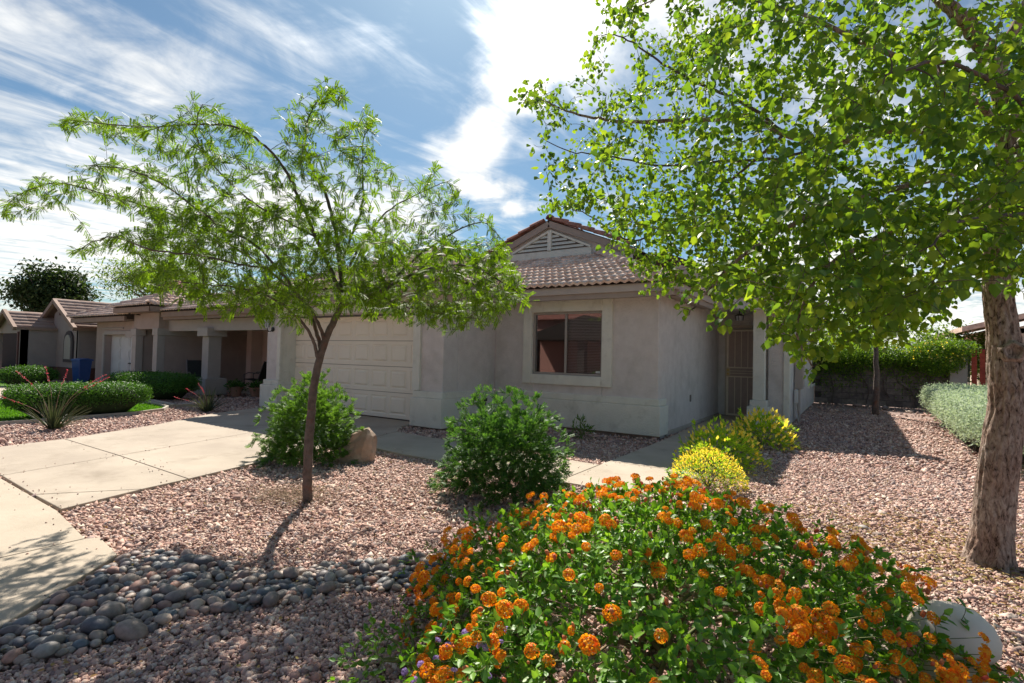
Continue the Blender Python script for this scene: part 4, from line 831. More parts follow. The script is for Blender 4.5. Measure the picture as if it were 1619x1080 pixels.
limbs_outer = [P[int(len(P)*.55):] for P, R, n in sk.tubes[trunk_n:main_n]]
O, D = along(sk.twigs+limbs_outer, 52, .08, 4)
m = len(O); D = unit(D*.7+rand_dirs(m)*.9+[0, 0, -.10]); Nn = unit(rand_dirs(m)*.6+UPV); Sz = rng.uniform(.05, .10, m)
FROND = pinnate(8, .23, .05, .25, .8); FROND = (FROND[0][:64], FROND[1][:32])
print('tree1 fronds', m)
split_pieces('frond', tree1, O, D, Nn, Sz, FROND, LEAF1, 'foliage', 290)
# earth well under the tree
# ------------------------------------------------------------------ big tree on the right
LEAF2 = ramp_mat('heart_leaf', [(.085, .16, .022), (.13, .22, .025), (.19, .29, .03), (.10, .18, .03), (.26, .36, .04), (.10, .19, .025), (.06, .14, .045), (.20, .29, .03), (.08, .17, .02), (.12, .22, .03), (.07, .15, .03), (.16, .28, .03), (.08, .16, .025)], .45, .5, .4, tcol=(2.0, 1.9, .6))
tree2 = thing('broadleaf_tree', 'large tree with rough grey-brown trunk and dense round-leaved canopy filling the upper right', 'tree')
def bark_mat():
    m = bpy.data.materials.new('rough_bark'); m.use_nodes = True; t = m.node_tree; b = t.nodes['Principled BSDF']; b.inputs['Roughness'].default_value = .92; b.inputs['Specular IOR Level'].default_value = .15
    g = t.nodes.new('ShaderNodeNewGeometry'); mp = t.nodes.new('ShaderNodeMapping'); mp.inputs['Scale'].default_value = (1, 1, .36); t.links.new(g.outputs['Position'], mp.inputs[0])
    n1 = t.nodes.new('ShaderNodeTexNoise'); n1.inputs['Scale'].default_value = 42; n1.inputs['Detail'].default_value = 9; n1.inputs['Roughness'].default_value = .68; n1.inputs['Distortion'].default_value = .8; t.links.new(mp.outputs[0], n1.inputs[0])
    n2 = t.nodes.new('ShaderNodeTexNoise'); n2.inputs['Scale'].default_value = 5; n2.inputs['Detail'].default_value = 4; t.links.new(g.outputs['Position'], n2.inputs[0])
    cr = t.nodes.new('ShaderNodeValToRGB'); e = cr.color_ramp.elements; e[0].position = .33; e[0].color = (.05, .034, .028, 1); e[0].position = .36; e[1].position = .62; e[1].color = (.52, .43, .37, 1); x = e.new(.46); x.color = (.30, .225, .19, 1); t.links.new(n1.outputs[0], cr.inputs[0])
    mx = t.nodes.new('ShaderNodeMix'); mx.data_type = 'RGBA'; mx.blend_type = 'MULTIPLY'; mx.inputs[0].default_value = .6; c2 = t.nodes.new('ShaderNodeValToRGB'); c2.color_ramp.elements[0].position = .35; c2.color_ramp.elements[0].color = (.75, .55, .45, 1); c2.color_ramp.elements[1].position = .65; c2.color_ramp.elements[1].color = (1, 1, 1, 1)
    t.links.new(n2.outputs[0], c2.inputs[0]); t.links.new(cr.outputs[0], mx.inputs[6]); t.links.new(c2.outputs[0], mx.inputs[7]); t.links.new(mx.outputs[2], b.inputs['Base Color'])
    bn = t.nodes.new('ShaderNodeBump'); bn.inputs['Strength'].default_value = 1; bn.inputs['Distance'].default_value = .02; t.links.new(n1.outputs[0], bn.inputs['Height']); t.links.new(bn.outputs[0], b.inputs['Normal']); return m
BARK2 = bark_mat()
# trunk as one displaced surface with ridged bark
TP = smooth_line(np.array([at(1562, 905, 3.66), at(1566, 860, 3.68), at(1572, 800, 3.68), at(1584, 700, 3.66), at(1594, 640, 3.65), at(1592, 580, 3.65), at(1586, 530, 3.65), at(1578, 460, 3.65), at(1580, 380, 3.63), at(1590, 300, 3.62), at(1596, 230, 3.6), at(1592, 170, 3.58), at(1579, 118, 3.55)]), 24)
tt = np.linspace(0, 1, len(TP)); TR = np.interp(tt, [0, .03, .1, .25, .42, .5, .56, .62, 1], [.215, .150, .122, .112, .110, .092, .087, .083, .066]); ns = 96
V, F = tube_np(TP, TR, ns); Vg = V.reshape(len(TP), ns, 3); ctr = TP[:, None]; rad = Vg-ctr; ang = np.linspace(0, 2*np.pi, ns, endpoint=False)[None]; hh = np.linspace(0, 1, len(TP))[:, None]
rid = np.zeros((len(TP), ns))
for k in range(9):
    f = rng.integers(9, 26); rid += np.abs(np.sin(ang*f/2+rng.uniform(0, 6)+2.2*np.sin(hh*rng.uniform(8, 30)+rng.uniform(0, 6))+.8*np.sin(ang*2+k)))**.6/9
rid += rng.normal(0, .03, rid.shape); flare = 1+.22*np.exp(-hh*20)*np.cos(ang*5+1)
u_, v_ = to_pixel(TP[:, :])[0], to_pixel(TP)[1]
Vg = ctr+rad*(flare*(.86+.30*(rid-.4)))[:, :, None]
obj('trunk', mesh_np('trunk', Vg.reshape(-1, 3), F, True), BARK2, tree2)
# pruning knot
kc = at(1601, 556, 3.56); kd = unit(CAM-kc+CR*1.1*1.0); kn = MB(); kn.lathe([(.085, -.05), (.075, .0), (.058, .03), (.050, .034), (.040, .022), (.030, .015), (0, .008)], n=18); V = np.array(kn.v); V[:, :2] *= (1+.10*np.sin(np.arctan2(V[:, 1], V[:, 0])*5))[:, None]; kn.v = [tuple(p) for p in V]
o = kn.build('knot', BARK2, tree2, smooth=True); o.matrix_world = Matrix.Translation(Vector(kc)) @ Vector(kd).to_track_quat('Z', 'Y').to_matrix().to_4x4()
sk2 = Skeleton(); sk2.pos = TP[len(TP)//2:]; sk2.rad = TR[len(TP)//2:]
sk2.limb(A_((1580, 125, 3.55), (1556, 76, 3.5), (1530, 35, 3.45), (1490, 0, 3.4), (1440, -60, 3.4), (1370, -140, 3.5)), .062, .02)
sk2.limb(A_((1580, 122, 3.55), (1592, 70, 3.5), (1616, 20, 3.45), (1640, -60, 3.4), (1650, -200, 3.5)), .045, .012)
sk2.limb(A_((1594, 220, 3.6), (1520, 205, 3.7), (1420, 205, 3.9), (1320, 222, 4.1), (1240, 212, 4.3), (1185, 185, 4.4), (1110, 190, 4.4), (1030, 192, 4.4), (960, 190, 4.4), (895, 175, 4.4), (845, 152, 4.4)), .045, .004)
sk2.limb(A_((1240, 212, 4.3), (1180, 165, 4.3), (1100, 130, 4.2), (1040, 95, 4.2), (985, 60, 4.2), (950, 55, 4.2)), .016, .003)
sk2.limb(A_((1320, 222, 4.1), (1230, 250, 4.2), (1130, 255, 4.3), (1040, 262, 4.5), (960, 245, 4.6), (900, 240, 4.6), (850, 215, 4.6)), .014, .003)
sk2.limb(A_((1240, 212, 4.3), (1150, 290, 4.4), (1080, 340, 4.5), (1000, 380, 4.6), (930, 340, 4.7), (885, 325, 4.7)), .014, .003)
sk2.limb(A_((1592, 300, 3.6), (1500, 330, 3.3), (1400, 370, 3.1), (1300, 430, 3.0), (1260, 520, 3.0), (1285, 580, 3.0)), .022, .004)
sk2.limb(A_((1594, 250, 3.6), (1450, 290, 3.2), (1300, 330, 3.0), (1180, 400, 3.1), (1120, 460, 3.2), (1085, 500, 3.2)), .022, .004)
sk2.limb(A_((1592, 200, 3.6), (1480, 120, 3.2), (1350, 60, 3.1), (1230, 10, 3.3), (1100, -20, 3.5), (1010, 10, 3.6)), .022, .004)
sk2.limb(A_((1594, 240, 3.6), (1640, 200, 3.0), (1600, 150, 2.5), (1500, 100, 2.2), (1400, 120, 2.0)), .018, .004)
sk2.limb(A_((1590, 320, 3.6), (1640, 330, 3.1), (1600, 340, 2.6), (1520, 350, 2.3), (1470, 390, 2.2)), .014, .004)
sk2.limb(A_((1594, 220, 3.6), (1700, 100, 3.7), (1850, 20, 3.9), (1950, -100, 4.0)), .03, .006); sk2.limb(A_((1594, 240, 3.6), (1700, 220, 4.3), (1800, 200, 5.0), (1900, 220, 5.4)), .03, .006)
sk2.limb(A_((1592, 210, 3.6), (1500, 120, 4.4), (1380, 60, 5.2), (1250, 30, 5.6)), .03, .006)
n2m = len(sk2.tubes)
OUT2 = [(985, -80), (940, 20), (925, 60), (895, 85), (900, 115), (850, 125), (815, 150), (828, 185), (845, 200), (828, 270), (850, 285), (880, 280), (870, 305), (845, 345), (880, 350), (930, 345), (925, 380), (960, 400), (1000, 430), (1010, 470), (1050, 440), (1070, 500), (1100, 470), (1135, 515), (1170, 480), (1205, 500), (1215, 545), (1245, 530), (1270, 590), (1300, 560), (1340, 545), (1400, 555), (1440, 545), (1470, 500), (1530, 440), (1640, 480), (1700, 500), (1700, -80)]
dep2 = lambda u, v: (4.45 if u < 1080 else 3.7 if u < 1250 else 3.35)
T2 = px_targets(OUT2, 1000, dep2, .55)
T2e = px_targets([(1200, 300), (1215, 500), (1250, 550), (1290, 590), (1340, 545), (1460, 540), (1530, 440), (1500, 330), (1300, 300)], 260, lambda u, v: 4.0 if u < 1150 else 3.2, .35)
T2f = px_targets([(960, 300), (985, 400), (1040, 470), (1100, 450), (1180, 500), (1230, 440), (1200, 300)], 190, lambda u, v: 4.1, .35)
T2b = px_targets([(985, 150), (900, 330), (1000, 400), (1100, 440), (1190, 480), (1260, 560), (1340, 540), (1450, 530), (1560, 430), (1700, 450), (1700, 60), (1300, 40), (1080, 60)], 900, dep2, .60)
T2c = px_targets([(1250, 200), (1250, 480), (1330, 520), (1460, 500), (1619, 430), (1690, 440), (1690, 60), (1400, 60)], 170, lambda u, v: 2.6, .28)
T2d = px_targets([(1100, -700), (1100, -60), (2300, -60), (2300, 300), (1720, 450), (1720, -60), (1900, -700)], 200, lambda u, v: 4.0, .7)
for Tq in (T2, T2b, T2c, T2d): pass
allT = np.concatenate([T2, T2e, T2f, T2b, T2c, T2d]); dd = (allT-CAM)@CF; allT = allT[(dd > 1.9) & (allT[:, 2] > 1.15)]
# keep twigs out of the house walls
allT = allT[~((allT[:, 0] < .5) & (allT[:, 1] > -.7) & (allT[:, 2] < 4))]
sk2.grow(allT, thick=.012, sag=.10, wob=.07, r_tip=.0016, rmax=.016)
for t in sk2.tubes[:n2m]: obj('branch', mesh_np('branch', *tube_np(*t), True), BARK2 if t[1][0] > .02 else BARK1, tree2)
obj('twigs', mesh_np('twigs', *join_np([tube_np(*t) for t in sk2.tubes[n2m:]]), True), TWIG, tree2, kind='stuff')
O, D = along(sk2.twigs, 88, .15, 9); m = len(O); print('tree2 leaves', m)
off = rand_dirs(m)*rng.uniform(.01, .075, (m, 1)); O = O+off; D = unit(off*14+D*.5+[0, 0, -.55]+rand_dirs(m)*.4); Nn = unit(rand_dirs(m)*.8+UPV*.6+np.array(unit(CAM-O))*.35); Sz = rng.uniform(.024, .052, m)*np.where((O-CAM)@CF > 3.9, .88, 1.0)
split_pieces('leaf', tree2, O, D, Nn, Sz, HEART, LEAF2, 'foliage', 290, pred=None)
# leaf litter at its foot
n = 2600; q_ = rng.normal(0, 1, (n, 2))*[.75, .60]+TP[0][:2]+[-.1, .1]; O = np.c_[q_, rng.uniform(.018, .034, n)]; V, F = stamp(O, unit(np.c_[rng.normal(size=(n, 2)), rng.normal(0, .15, n)]), unit(rand_dirs(n)*.4+UPV), rng.uniform(.015, .042, n), *OVATE)
obj('fallen_leaves', mesh_np('fallen_leaves', V, F), ramp_mat('dry_leaf', [(.30, .20, .06), (.24, .20, .06), (.36, .20, .08), (.18, .13, .06)], .8, .1), kind='stuff')
# dry litter over the gravel, brown mulch round the slender tree
q_ = scatter(2600, 1.8, 9.0); O = np.c_[q_, np.full(len(q_), .020)]; n = len(q_); V, F = stamp(O, unit(np.c_[rng.normal(size=(n, 2)), rng.normal(0, .2, n)]), unit(rand_dirs(n)*.5+UPV), rng.uniform(.012, .030, n), *OVATE)
obj('dry_litter', mesh_np('dry_litter', V, F), MATS['dry_leaf'], kind='stuff')
b0 = on_ground(460, 785); n = 5200; q_ = rng.normal(0, 1, (n, 2))*[.26, .20]+b0[:2]; O = np.c_[q_, rng.uniform(.018, .036, n)]; V, F = stamp(O, unit(np.c_[rng.normal(size=(n, 2)), rng.normal(0, .2, n)]), unit(rand_dirs(n)*.5+UPV), rng.uniform(.010, .026, n), *BLADE)
obj('bark_mulch', mesh_np('bark_mulch', V, F), ramp_mat('mulch', [(.16, .10, .06), (.24, .17, .10), (.10, .07, .05), (.30, .22, .13)], .95), kind='stuff')
# ------------------------------------------------------------------ shrubs
def bush(name, label, cat, c, rx, ry, h, n_stems, per_m, tmpl, m, size, spikes=0, group=None, leafdir=.7, stem_m=None, flowers=None, top=0, fill=.35, flat=.9):
    c = np.array(c, float); t = thing(name, label, cat, tuple(c), 0, group); sk = Skeleton(); sk.pos = np.array([[0, 0, .02]]); sk.rad = np.array([.012])
    T = unit(rand_dirs(n_stems)); T[:, 2] = np.abs(T[:, 2]); r = rng.uniform(fill, 1, (n_stems, 1))**.6
    T = T*r*[rx, ry, h*flat]+[0, 0, h*.08]; T += np.c_[rng.normal(0, .03, (n_stems, 2)), np.zeros(n_stems)]
    if spikes:
        s_ = unit(rand_dirs(spikes)+[0, 0, .7]); s_[:, 2] = np.abs(s_[:, 2]); T = np.r_[T, s_*[rx, ry, h]*rng.uniform(1.02, 1.28, (spikes, 1))]
    # stems rise from the base
    for k in range(9):
        a = rng.uniform(0, 6.28); e = np.array([math.cos(a)*rx*.55, math.sin(a)*ry*.55, h*.55]); sk.limb([(0, 0, 0), e*.45+[0, 0, h*.12], e], .010, .004, 4, 5, .004)
    sk.grow(T, thick=.006, sag=.03, r_tip=.0014, rmax=.006, wob=.05)
    obj('stems', sk.mesh('stems'), stem_m or STEM_G, t, kind='stuff')
    O, D = along(sk.twigs, per_m, .25, 3); m_ = len(O); outw = unit(O-[0, 0, h*.25]); D = unit(D*.5+rand_dirs(m_)*.8+outw*leafdir+[0, 0, .1]); Nn = unit(rand_dirs(m_)*.7+UPV)
    Sz = rng.uniform(*size, m_); keep = (O[:, 2] > .015); O, D, Nn, Sz = O[keep], D[keep], Nn[keep], Sz[keep]
    V, F = stamp(O, D, Nn, Sz, *tmpl); obj('foliage', mesh_np('foliage', V, F), m, t, kind='stuff'); return t, T, sk
BUSHG = ramp_mat('bush_leaf', [(.05, .12, .02), (.08, .18, .025), (.12, .25, .035), (.06, .14, .03), (.16, .30, .05)], .55, .4, .3)
BUSHG2 = ramp_mat('bush_leaf_dark', [(.035, .10, .025), (.055, .15, .03), (.09, .21, .04), (.04, .12, .03), (.13, .26, .06)], .55, .38, .3)
SP = pinnate(4, .30, .11, .1, .5); SP = (SP[0][:32], SP[1][:16])
bush('leafy_shrub', 'fine-leaved bright green shrub beside the boulder, behind the slender trunk', 'shrub', (-2.98, -4.72, 0), .60, .54, .90, 1200, 105, SP, BUSHG, (.05, .085), 130, 'fine-leaved green shrubs')
bush('leafy_shrub', 'spiky dark green shrub with long pale shoots below the window, left of the orange flowers', 'shrub', (-.10, -4.55, 0), .62, .56, .86, 1200, 105, SP, BUSHG2, (.05, .085), 170, 'fine-leaved green shrubs')
RF = mat('red_bloom', (.45, .03, .02), None, 5, .5)
for i, (u, v, d) in enumerate(((508, 712, 6.0), (755, 697, 4.35), (470, 690, 6.0))):
    pass
bush('small_shrub', 'small low green plant in the gravel against the window wall', 'plant', (-1.02, -.85, 0), .18, .14, .34, 70, 60, BLADE, BUSHG, (.06, .10), 20)
YG = ramp_mat('yellow_green_leaf', [(.26, .44, .03), (.36, .56, .04), (.20, .36, .03), (.46, .62, .05), (.32, .50, .04)], .55, .45, .3)
YB = ramp_mat('yellow_tips', [(.82, .66, .06), (.85, .76, .16), (.78, .56, .05), (.88, .80, .28)], .6, .35)
def yellow_bush(label, c, rx, ry, h, nf, size=(.05, .09), tip=(.03, .06), T_=BLADE):
    t, T, sk = bush('yellow_shrub', label, 'shrub', c, rx, ry, h, 420, 150, BLADE, YG, size, 40, 'yellow-tipped shrubs along the entry path', 1.2)
    A = unit(rand_dirs(nf)+[0, 0, .5]); A[:, 2] = np.abs(A[:, 2]); O = A*[rx, ry, h]*rng.uniform(.92, 1.12, (nf, 1)); D = unit(A+rand_dirs(nf)*.4+[0, 0, .5])
    V, F = stamp(O, D, rand_dirs(nf), rng.uniform(*tip, nf), T_[0]*[1, 2.2, 1], T_[1]); obj('blossoms', mesh_np('blossoms', V, F), YB, t, kind='stuff')
yellow_bush('yellow-spiked shrub farthest along the path, at the foot of the porch column', (1.58, .40, 0), .46, .56, .52, 300, tip=(.05, .10))
yellow_bush('yellow-green feathery shrub in the middle of the row beside the entry path', (1.38, -1.75, 0), .50, .58, .50, 330, tip=(.03, .07))
yellow_bush('round golden-flowered shrub nearest the orange flowers, at the end of the path', (1.50, -2.95, 0), .37, .37, .38, 2300, size=(.03, .05), tip=(.015, .028))
# clipped hedges: shell of leaves over a dark twiggy core
def hedge(name, label, cat, c, rz, dims, n, m, size, ell=2.6, core=None, group=None, tmpl=OVATE, rough=.03):
    t = thing(name, label, cat, c, rz, group); a, b, h = dims; D = rand_dirs(n); D[:, 2] = np.where(D[:, 2] < -.15, -D[:, 2], D[:, 2])
    k = (np.abs(D[:, 0])**ell+np.abs(D[:, 1])**ell+np.abs(D[:, 2])**ell)**(-1/ell); S3 = D*k[:, None]; O = S3*[a/2, b/2, h/2]*rng.uniform(.90, 1.03, (n, 1))+[0, 0, h/2]+rng.normal(0, rough, (n, 3))*.5; O[:, 2] = np.maximum(O[:, 2], .02)
    Nn = unit(np.sign(S3)*np.abs(S3)**(ell-1)/[a, b, h]); Dl = unit(rand_dirs(n)+Nn*.6); V, F = stamp(O, Dl, unit(Nn+rand_dirs(n)*.5), rng.uniform(*size, n), *tmpl)
    obj('foliage', mesh_np('foliage', V, F), m, t, kind='stuff'); C3 = IV; kk = (np.abs(C3)**ell).sum(1)**(-1/ell); C3 = C3*kk[:, None]*[a/2*.9, b/2*.9, h/2*.9]+[0, 0, h/2]; obj('woody_core', mesh_np('woody_core', C3, IF), core or mat('hedge_core', (.02, .035, .012), (.035, .055, .02), 20, .95), t); return t
HG = ramp_mat('hedge_leaf', [(.035, .10, .012), (.055, .15, .018), (.08, .20, .025), (.045, .12, .015)], .5, .3, .35)
hedge('clipped_hedge', 'long clipped green hedge on the lawn edge, nearest behind the spiky rosette', 'hedge', (-9.98, -4.92, 0), math.radians(86), (2.1, 1.0, .60), 19000, HG, (.022, .040), 8, rough=.06, group='clipped hedges by the neighbouring lawn')
hedge('clipped_hedge', 'darker clipped hedge in shade before the neighbouring porch', 'hedge', (-13.1, -2.35, 0), math.radians(8), (2.7, 1.0, .66), 16000, HG, (.026, .046), 7, rough=.06, group='clipped hedges by the neighbouring lawn')
hedge('round_shrub', 'rounded green shrub left of the blue bin, farthest from the camera', 'shrub', (-19.9, -3.25, 0), math.radians(55), (1.5, 1.1, .62), 7000, HG, (.035, .06), 2.4, rough=.08)
SG = ramp_mat('silver_leaf', [(.38, .46, .32), (.46, .54, .40), (.30, .39, .25), (.54, .60, .47), (.42, .52, .32)], .75, .3, .2, tcol=(1.3, 1.35, 1.0))
hedge('silver_hedge', 'silvery green clipped hedge running back along the right side to the red gate', 'hedge', (5.62, 4.7, 0), math.radians(88.5), (9.4, 2.7, .83), 120000, SG, (.026, .046), 9, mat('silver_core', (.10, .13, .08), (.14, .18, .12), 14, .95), rough=.10, tmpl=(BLADE[0]*[1, 2.4, 1], BLADE[1]))
# ------------------------------------------------------------------ spiky rosettes with pink flower stalks
YU = ramp_mat('spiky_leaf', [(.05, .07, .035), (.08, .105, .055), (.11, .14, .08), (.04, .06, .03), (.15, .17, .11)], .6, .1, .3)
PK = ramp_mat('pink_bloom', [(.42, .04, .08), (.50, .07, .12), (.36, .035, .06), (.56, .13, .18)], .6, .4, tcol=(1.4, 1.0, 1.0))
def rosette(label, c, R, n, stalks, scale=1.0, seed=0):
    t = thing('spiky_rosette', label, 'plant', c, 0, 'spiky rosettes with pink flower stalks'); 
    blades = []
    for k in range(n):
        a = rng.uniform(0, 6.28); el = rng.uniform(.45, 1.5); Lh = R*rng.uniform(.55, 1.05); s = np.linspace(0, 1, 6); d = np.array([math.cos(a)*math.cos(el), math.sin(a)*math.cos(el), math.sin(el)])
        P = d*Lh*s[:, None]-np.array([0, 0, 1.])*(.22*Lh*math.cos(el))*(s**2.4)[:, None]+np.array([math.cos(a), math.sin(a), 0])*.04; P[:, 2] = np.maximum(P[:, 2], .01); side = np.array([-math.sin(a), math.cos(a), 0])*.010*scale*(1-s[:, None]**2*.85); nr = np.cross(side[0], d); nr = nr/np.linalg.norm(nr)*.004
        V = np.concatenate([P-side, P+nr, P+side]); F = []
        for i in range(5): F += [(i, i+1, 7+i, 6+i), (6+i, 7+i, 13+i, 12+i)]
        blades.append((V, np.array(F)))
    for b_ in blades[:60]: obj('blade', mesh_np('blade', *b_), YU, t)
    if len(blades) > 60: obj('inner_blades', mesh_np('inner_blades', *join_np(blades[60:])), YU, t, kind='stuff')
    for (dx, dy, hgt, bend) in stalks:
        P = smooth_line([(0, 0, .05), (dx*.35, dy*.35, hgt*.6), (dx, dy, hgt)], 6); st = obj('flower_stalk', mesh_np('flower_stalk', *tube_np(P, np.linspace(.0045, .0022, len(P)), 5), True), mat('stalk', (.30, .17, .13), None, 5, .8), t)
        m_ = 44; s = rng.uniform(.66, 1, m_)*(len(P)-1); i = np.clip(s.astype(int), 0, len(P)-2); O = P[i]+(P[i+1]-P[i])*(s-i)[:, None]; V, F = stamp(O, unit(rand_dirs(m_)+[0, 0, .2]), rand_dirs(m_), rng.uniform(.016, .028, m_)*scale, BLADE[0]*[1, 2.4, 1], BLADE[1]); obj('pink_flowers', mesh_np('pink_flowers', V, F), PK, st, kind='stuff')
rx_, ry_ = _r0[:2], _f0[:2]
def st(side, fwd, h, b=0): return (side*_r0[0]+fwd*_f0[0], side*_r0[1]+fwd*_f0[1], h, b)
rosette('large spiky grey-green rosette with tall pink flower stalks beside the driveway, far left', (-8.15, -5.85, 0), .62, 130, [st(-.75, .1, .95), st(-.95, .0, .55), st(-.35, .2, 1.02), st(.12, .1, .98), st(.75, .1, .92), st(.42, .6, .85)])
rosette('smaller spiky rosette with short pink flowers between the driveway and the porch column', (-8.95, -3.0, 0), .56, 110, [st(-.55, .1, .50), st(-.35, .2, .62), st(-.2, .1, .52), st(-.75, 0, .32)], .9)
# ------------------------------------------------------------------ orange lantana in the foreground
LANT = ramp_mat('lantana_leaf', [(.06, .17, .015), (.11, .27, .02), (.17, .36, .03), (.07, .19, .025), (.24, .44, .05), (.12, .28, .03)], .45, .35, .45)
OR1 = ramp_mat('lantana_orange', [(.95, .50, .03), (.96, .42, .015), (.88, .22, .01), (.97, .62, .05), (.94, .36, .012), (.80, .10, .015), (.96, .48, .02), (.88, .20, .02)], .55, .4, .2, tcol=(1.1, 1.05, .6))
BUD = ramp_mat('lantana_bud', [(.65, .16, .06), (.55, .22, .08), (.70, .10, .05)], .6, .1)
lant = thing('orange_flowering_bush', 'large mound of orange clustered flowers with green leaves filling the foreground', 'flowering shrub')
LC = np.array([2.10, -6.42, 0.]); ex = np.array([*_r0[:2], 0]); ey = np.array([*_f0[:2], 0])
def dome(n, lo=.8, hi=1.0, zmin=.02):
    D = rand_dirs(n); D[:, 2] = np.abs(D[:, 2]); a = np.arctan2(D[:, 1], D[:, 0]); rr = 1+.07*np.sin(3*a+1)+.05*np.sin(7*a)
    L3 = D*np.c_[1.24*rr, 1.22*rr, np.full(n, .66)]*rng.uniform(lo, hi, (n, 1)); hm = 1+.10*np.sin(L3[:, 0]*4.1+1)*np.sin(L3[:, 1]*3.7); L3[:, 2] *= hm
    W = LC+L3[:, 0:1]*ex+L3[:, 1:2]*ey+np.c_[np.zeros((n, 2)), L3[:, 2]]; Nw = unit((D/[1.28, 1.28, .72])[:, 0:1]*ex+(D/[1.28, 1.28, .72])[:, 1:2]*ey+(D/[1.28, 1.28, .72])[:, 2:3]*UPV); return W, Nw
skl = Skeleton(); skl.pos = np.array([LC+[0, 0, .02]]); skl.rad = np.array([.02])
for k in range(26):
    W, Nw = dome(1, .5, .75); skl.limb([LC+rng.normal(0, .12, 3)*[1, 1, 0], (LC+W[0])/2+[0, 0, .08], W[0]], .012, .004, 5, 5, .008)
nl = len(skl.tubes); W, Nw = dome(2600, .82, 1.04); W2, Nw2 = dome(320, 1.0, 1.14); W3, _ = dome(1500, .55, .88)
W = np.r_[W3, W, W2]
dcam = (W-CAM)@CF; W = W[(dcam > .95)]
skl.grow(W, thick=.005, sag=-.03, r_tip=.0013, rmax=.005, wob=.06)
obj('stems', mesh_np('stems', *join_np([tube_np(*t) for t in skl.tubes]), True), mat('lantana_stem', (.14, .17, .06), (.24, .16, .09), 9, .8), lant, kind='stuff')
O, D = along(skl.twigs, 95, .15, 7); m = len(O); print('lantana leaves', m); outw = unit(O-LC-[0, 0, .1]); D = unit(D*.4+rand_dirs(m)*.8+outw*.4); Nn = unit(rand_dirs(m)*.5+outw*.6+UPV*.5); Sz = rng.uniform(.022, .050, m)
split_pieces('leaf', lant, O, D, Nn, Sz, OVATE, LANT, 'foliage', 290)
# flower heads: domed clusters of four-petalled florets
def head_tmpl(nf=26, r=.5, full=True):
    V = []; F = []; g = math.pi*(3-5**.5)
    for i in range(nf):
        z = 1-(i+.5)/nf*1.05; rr = math.sqrt(max(0, 1-z*z)); a = g*i; n = np.array([rr*math.cos(a), rr*math.sin(a), z]); n = n/np.linalg.norm(n); c = n*r*rng.uniform(.92, 1.08)*[1, 1, .48]; t1 = unit(np.cross(n, [.3, .2, 1.])); t2 = np.cross(n, t1); s = .21*rng.uniform(.8, 1.15); ph = rng.uniform(0, 1.57)
        for k in range(4):
            b = ph+k*math.pi/2; d = t1*math.cos(b)+t2*math.sin(b); e = -t1*math.sin(b)+t2*math.cos(b); m0 = len(V); V += [c-n*.02, c+d*s*.75+e*s*.5+n*.015, c+d*s*1.15-n*.01, c+d*s*.75-e*s*.5+n*.015]; F += [(m0, m0+1, m0+2), (m0, m0+2, m0+3)]
    return np.array(V), np.array(F)
hm_ = []
tm_ = [head_tmpl(int(rng.integers(9, 30)), r=rng.uniform(.40, .55)) for k in range(5)]
for k in range(5): me = mesh_np('flower_head', *tm_[k]); me.materials.append(OR1); hm_.append(me)
Wf, Nf = dome(5200, .98, 1.10); clump = np.sin(Wf[:, 0]*7.3)*np.sin(Wf[:, 1]*6.1+1)+np.sin(Wf[:, 0]*2.9+Wf[:, 1]*3.7); u, v, z = to_pixel(Wf)
ok = (z > .9) & (Wf[:, 2] > .06); seen = ok & (u > 580) & (u < 1640) & (v < 1100) & (np.einsum('ij,ij->i', Nf, unit(CAM-Wf)) > -.12); keep = ok & (clump+rng.normal(0, .8, len(clump)) > -.3)
near_, back_ = [], []
for i in np.nonzero(keep)[0]:
    L__ = near_ if seen[i] else back_
    if len(L__) < (400 if seen[i] else 80) and all(np.linalg.norm(Wf[i]-q) > .027 for q in L__): L__.append(Wf[i])
near_.sort(key=lambda p: float((p-CAM)@CF)); Wf2 = near_+back_
print('flower heads', len(near_), len(back_))
small = []
for i, p in enumerate(Wf2):
    n = unit(unit(p-LC-[0, 0, .05])+np.array([0, 0, .4])+unit(CAM-p)*.15+rng.normal(0, .35, 3)); s = float(np.clip(rng.lognormal(math.log(.041), .28), .020, .060))
    if i < 298:
        o = obj('flower_head', hm_[i % 5], None, lant); o.matrix_world = Matrix.Translation(Vector(p)) @ Vector(n).to_track_quat('Z', 'Y').to_matrix().to_4x4() @ Matrix.Diagonal((s, s*rng.uniform(.85, 1.1), s*rng.uniform(.8, 1.2), 1))
    else:
        TV, TF = tm_[i % 5]; small.append(stamp(p[None], unit(np.cross(n, rand_dirs(1))), n[None], np.array([s]), TV, TF))
V, F = join_np(small); obj('small_flower_heads', mesh_np('small_flower_heads', V, F), OR1, lant, kind='stuff')
bp, bn_ = dome(420, 1.0, 1.08); V, F = stamp(bp, bn_, rand_dirs(len(bp)), rng.uniform(.008, .014, len(bp)), stone_tmpl(0)[0], stone_tmpl(0)[1]); obj('flower_buds', mesh_np('flower_buds', V, F), BUD, lant, kind='stuff')
fp_ = [tube_np(np.array([p-unit(p-LC)*.10, p-unit(p-LC)*.003]), np.array([.0016, .0012]), 4) for p in Wf2]; obj('flower_stalks', mesh_np('flower_stalks', *join_np(fp_)), STEM_G, lant, kind='stuff')
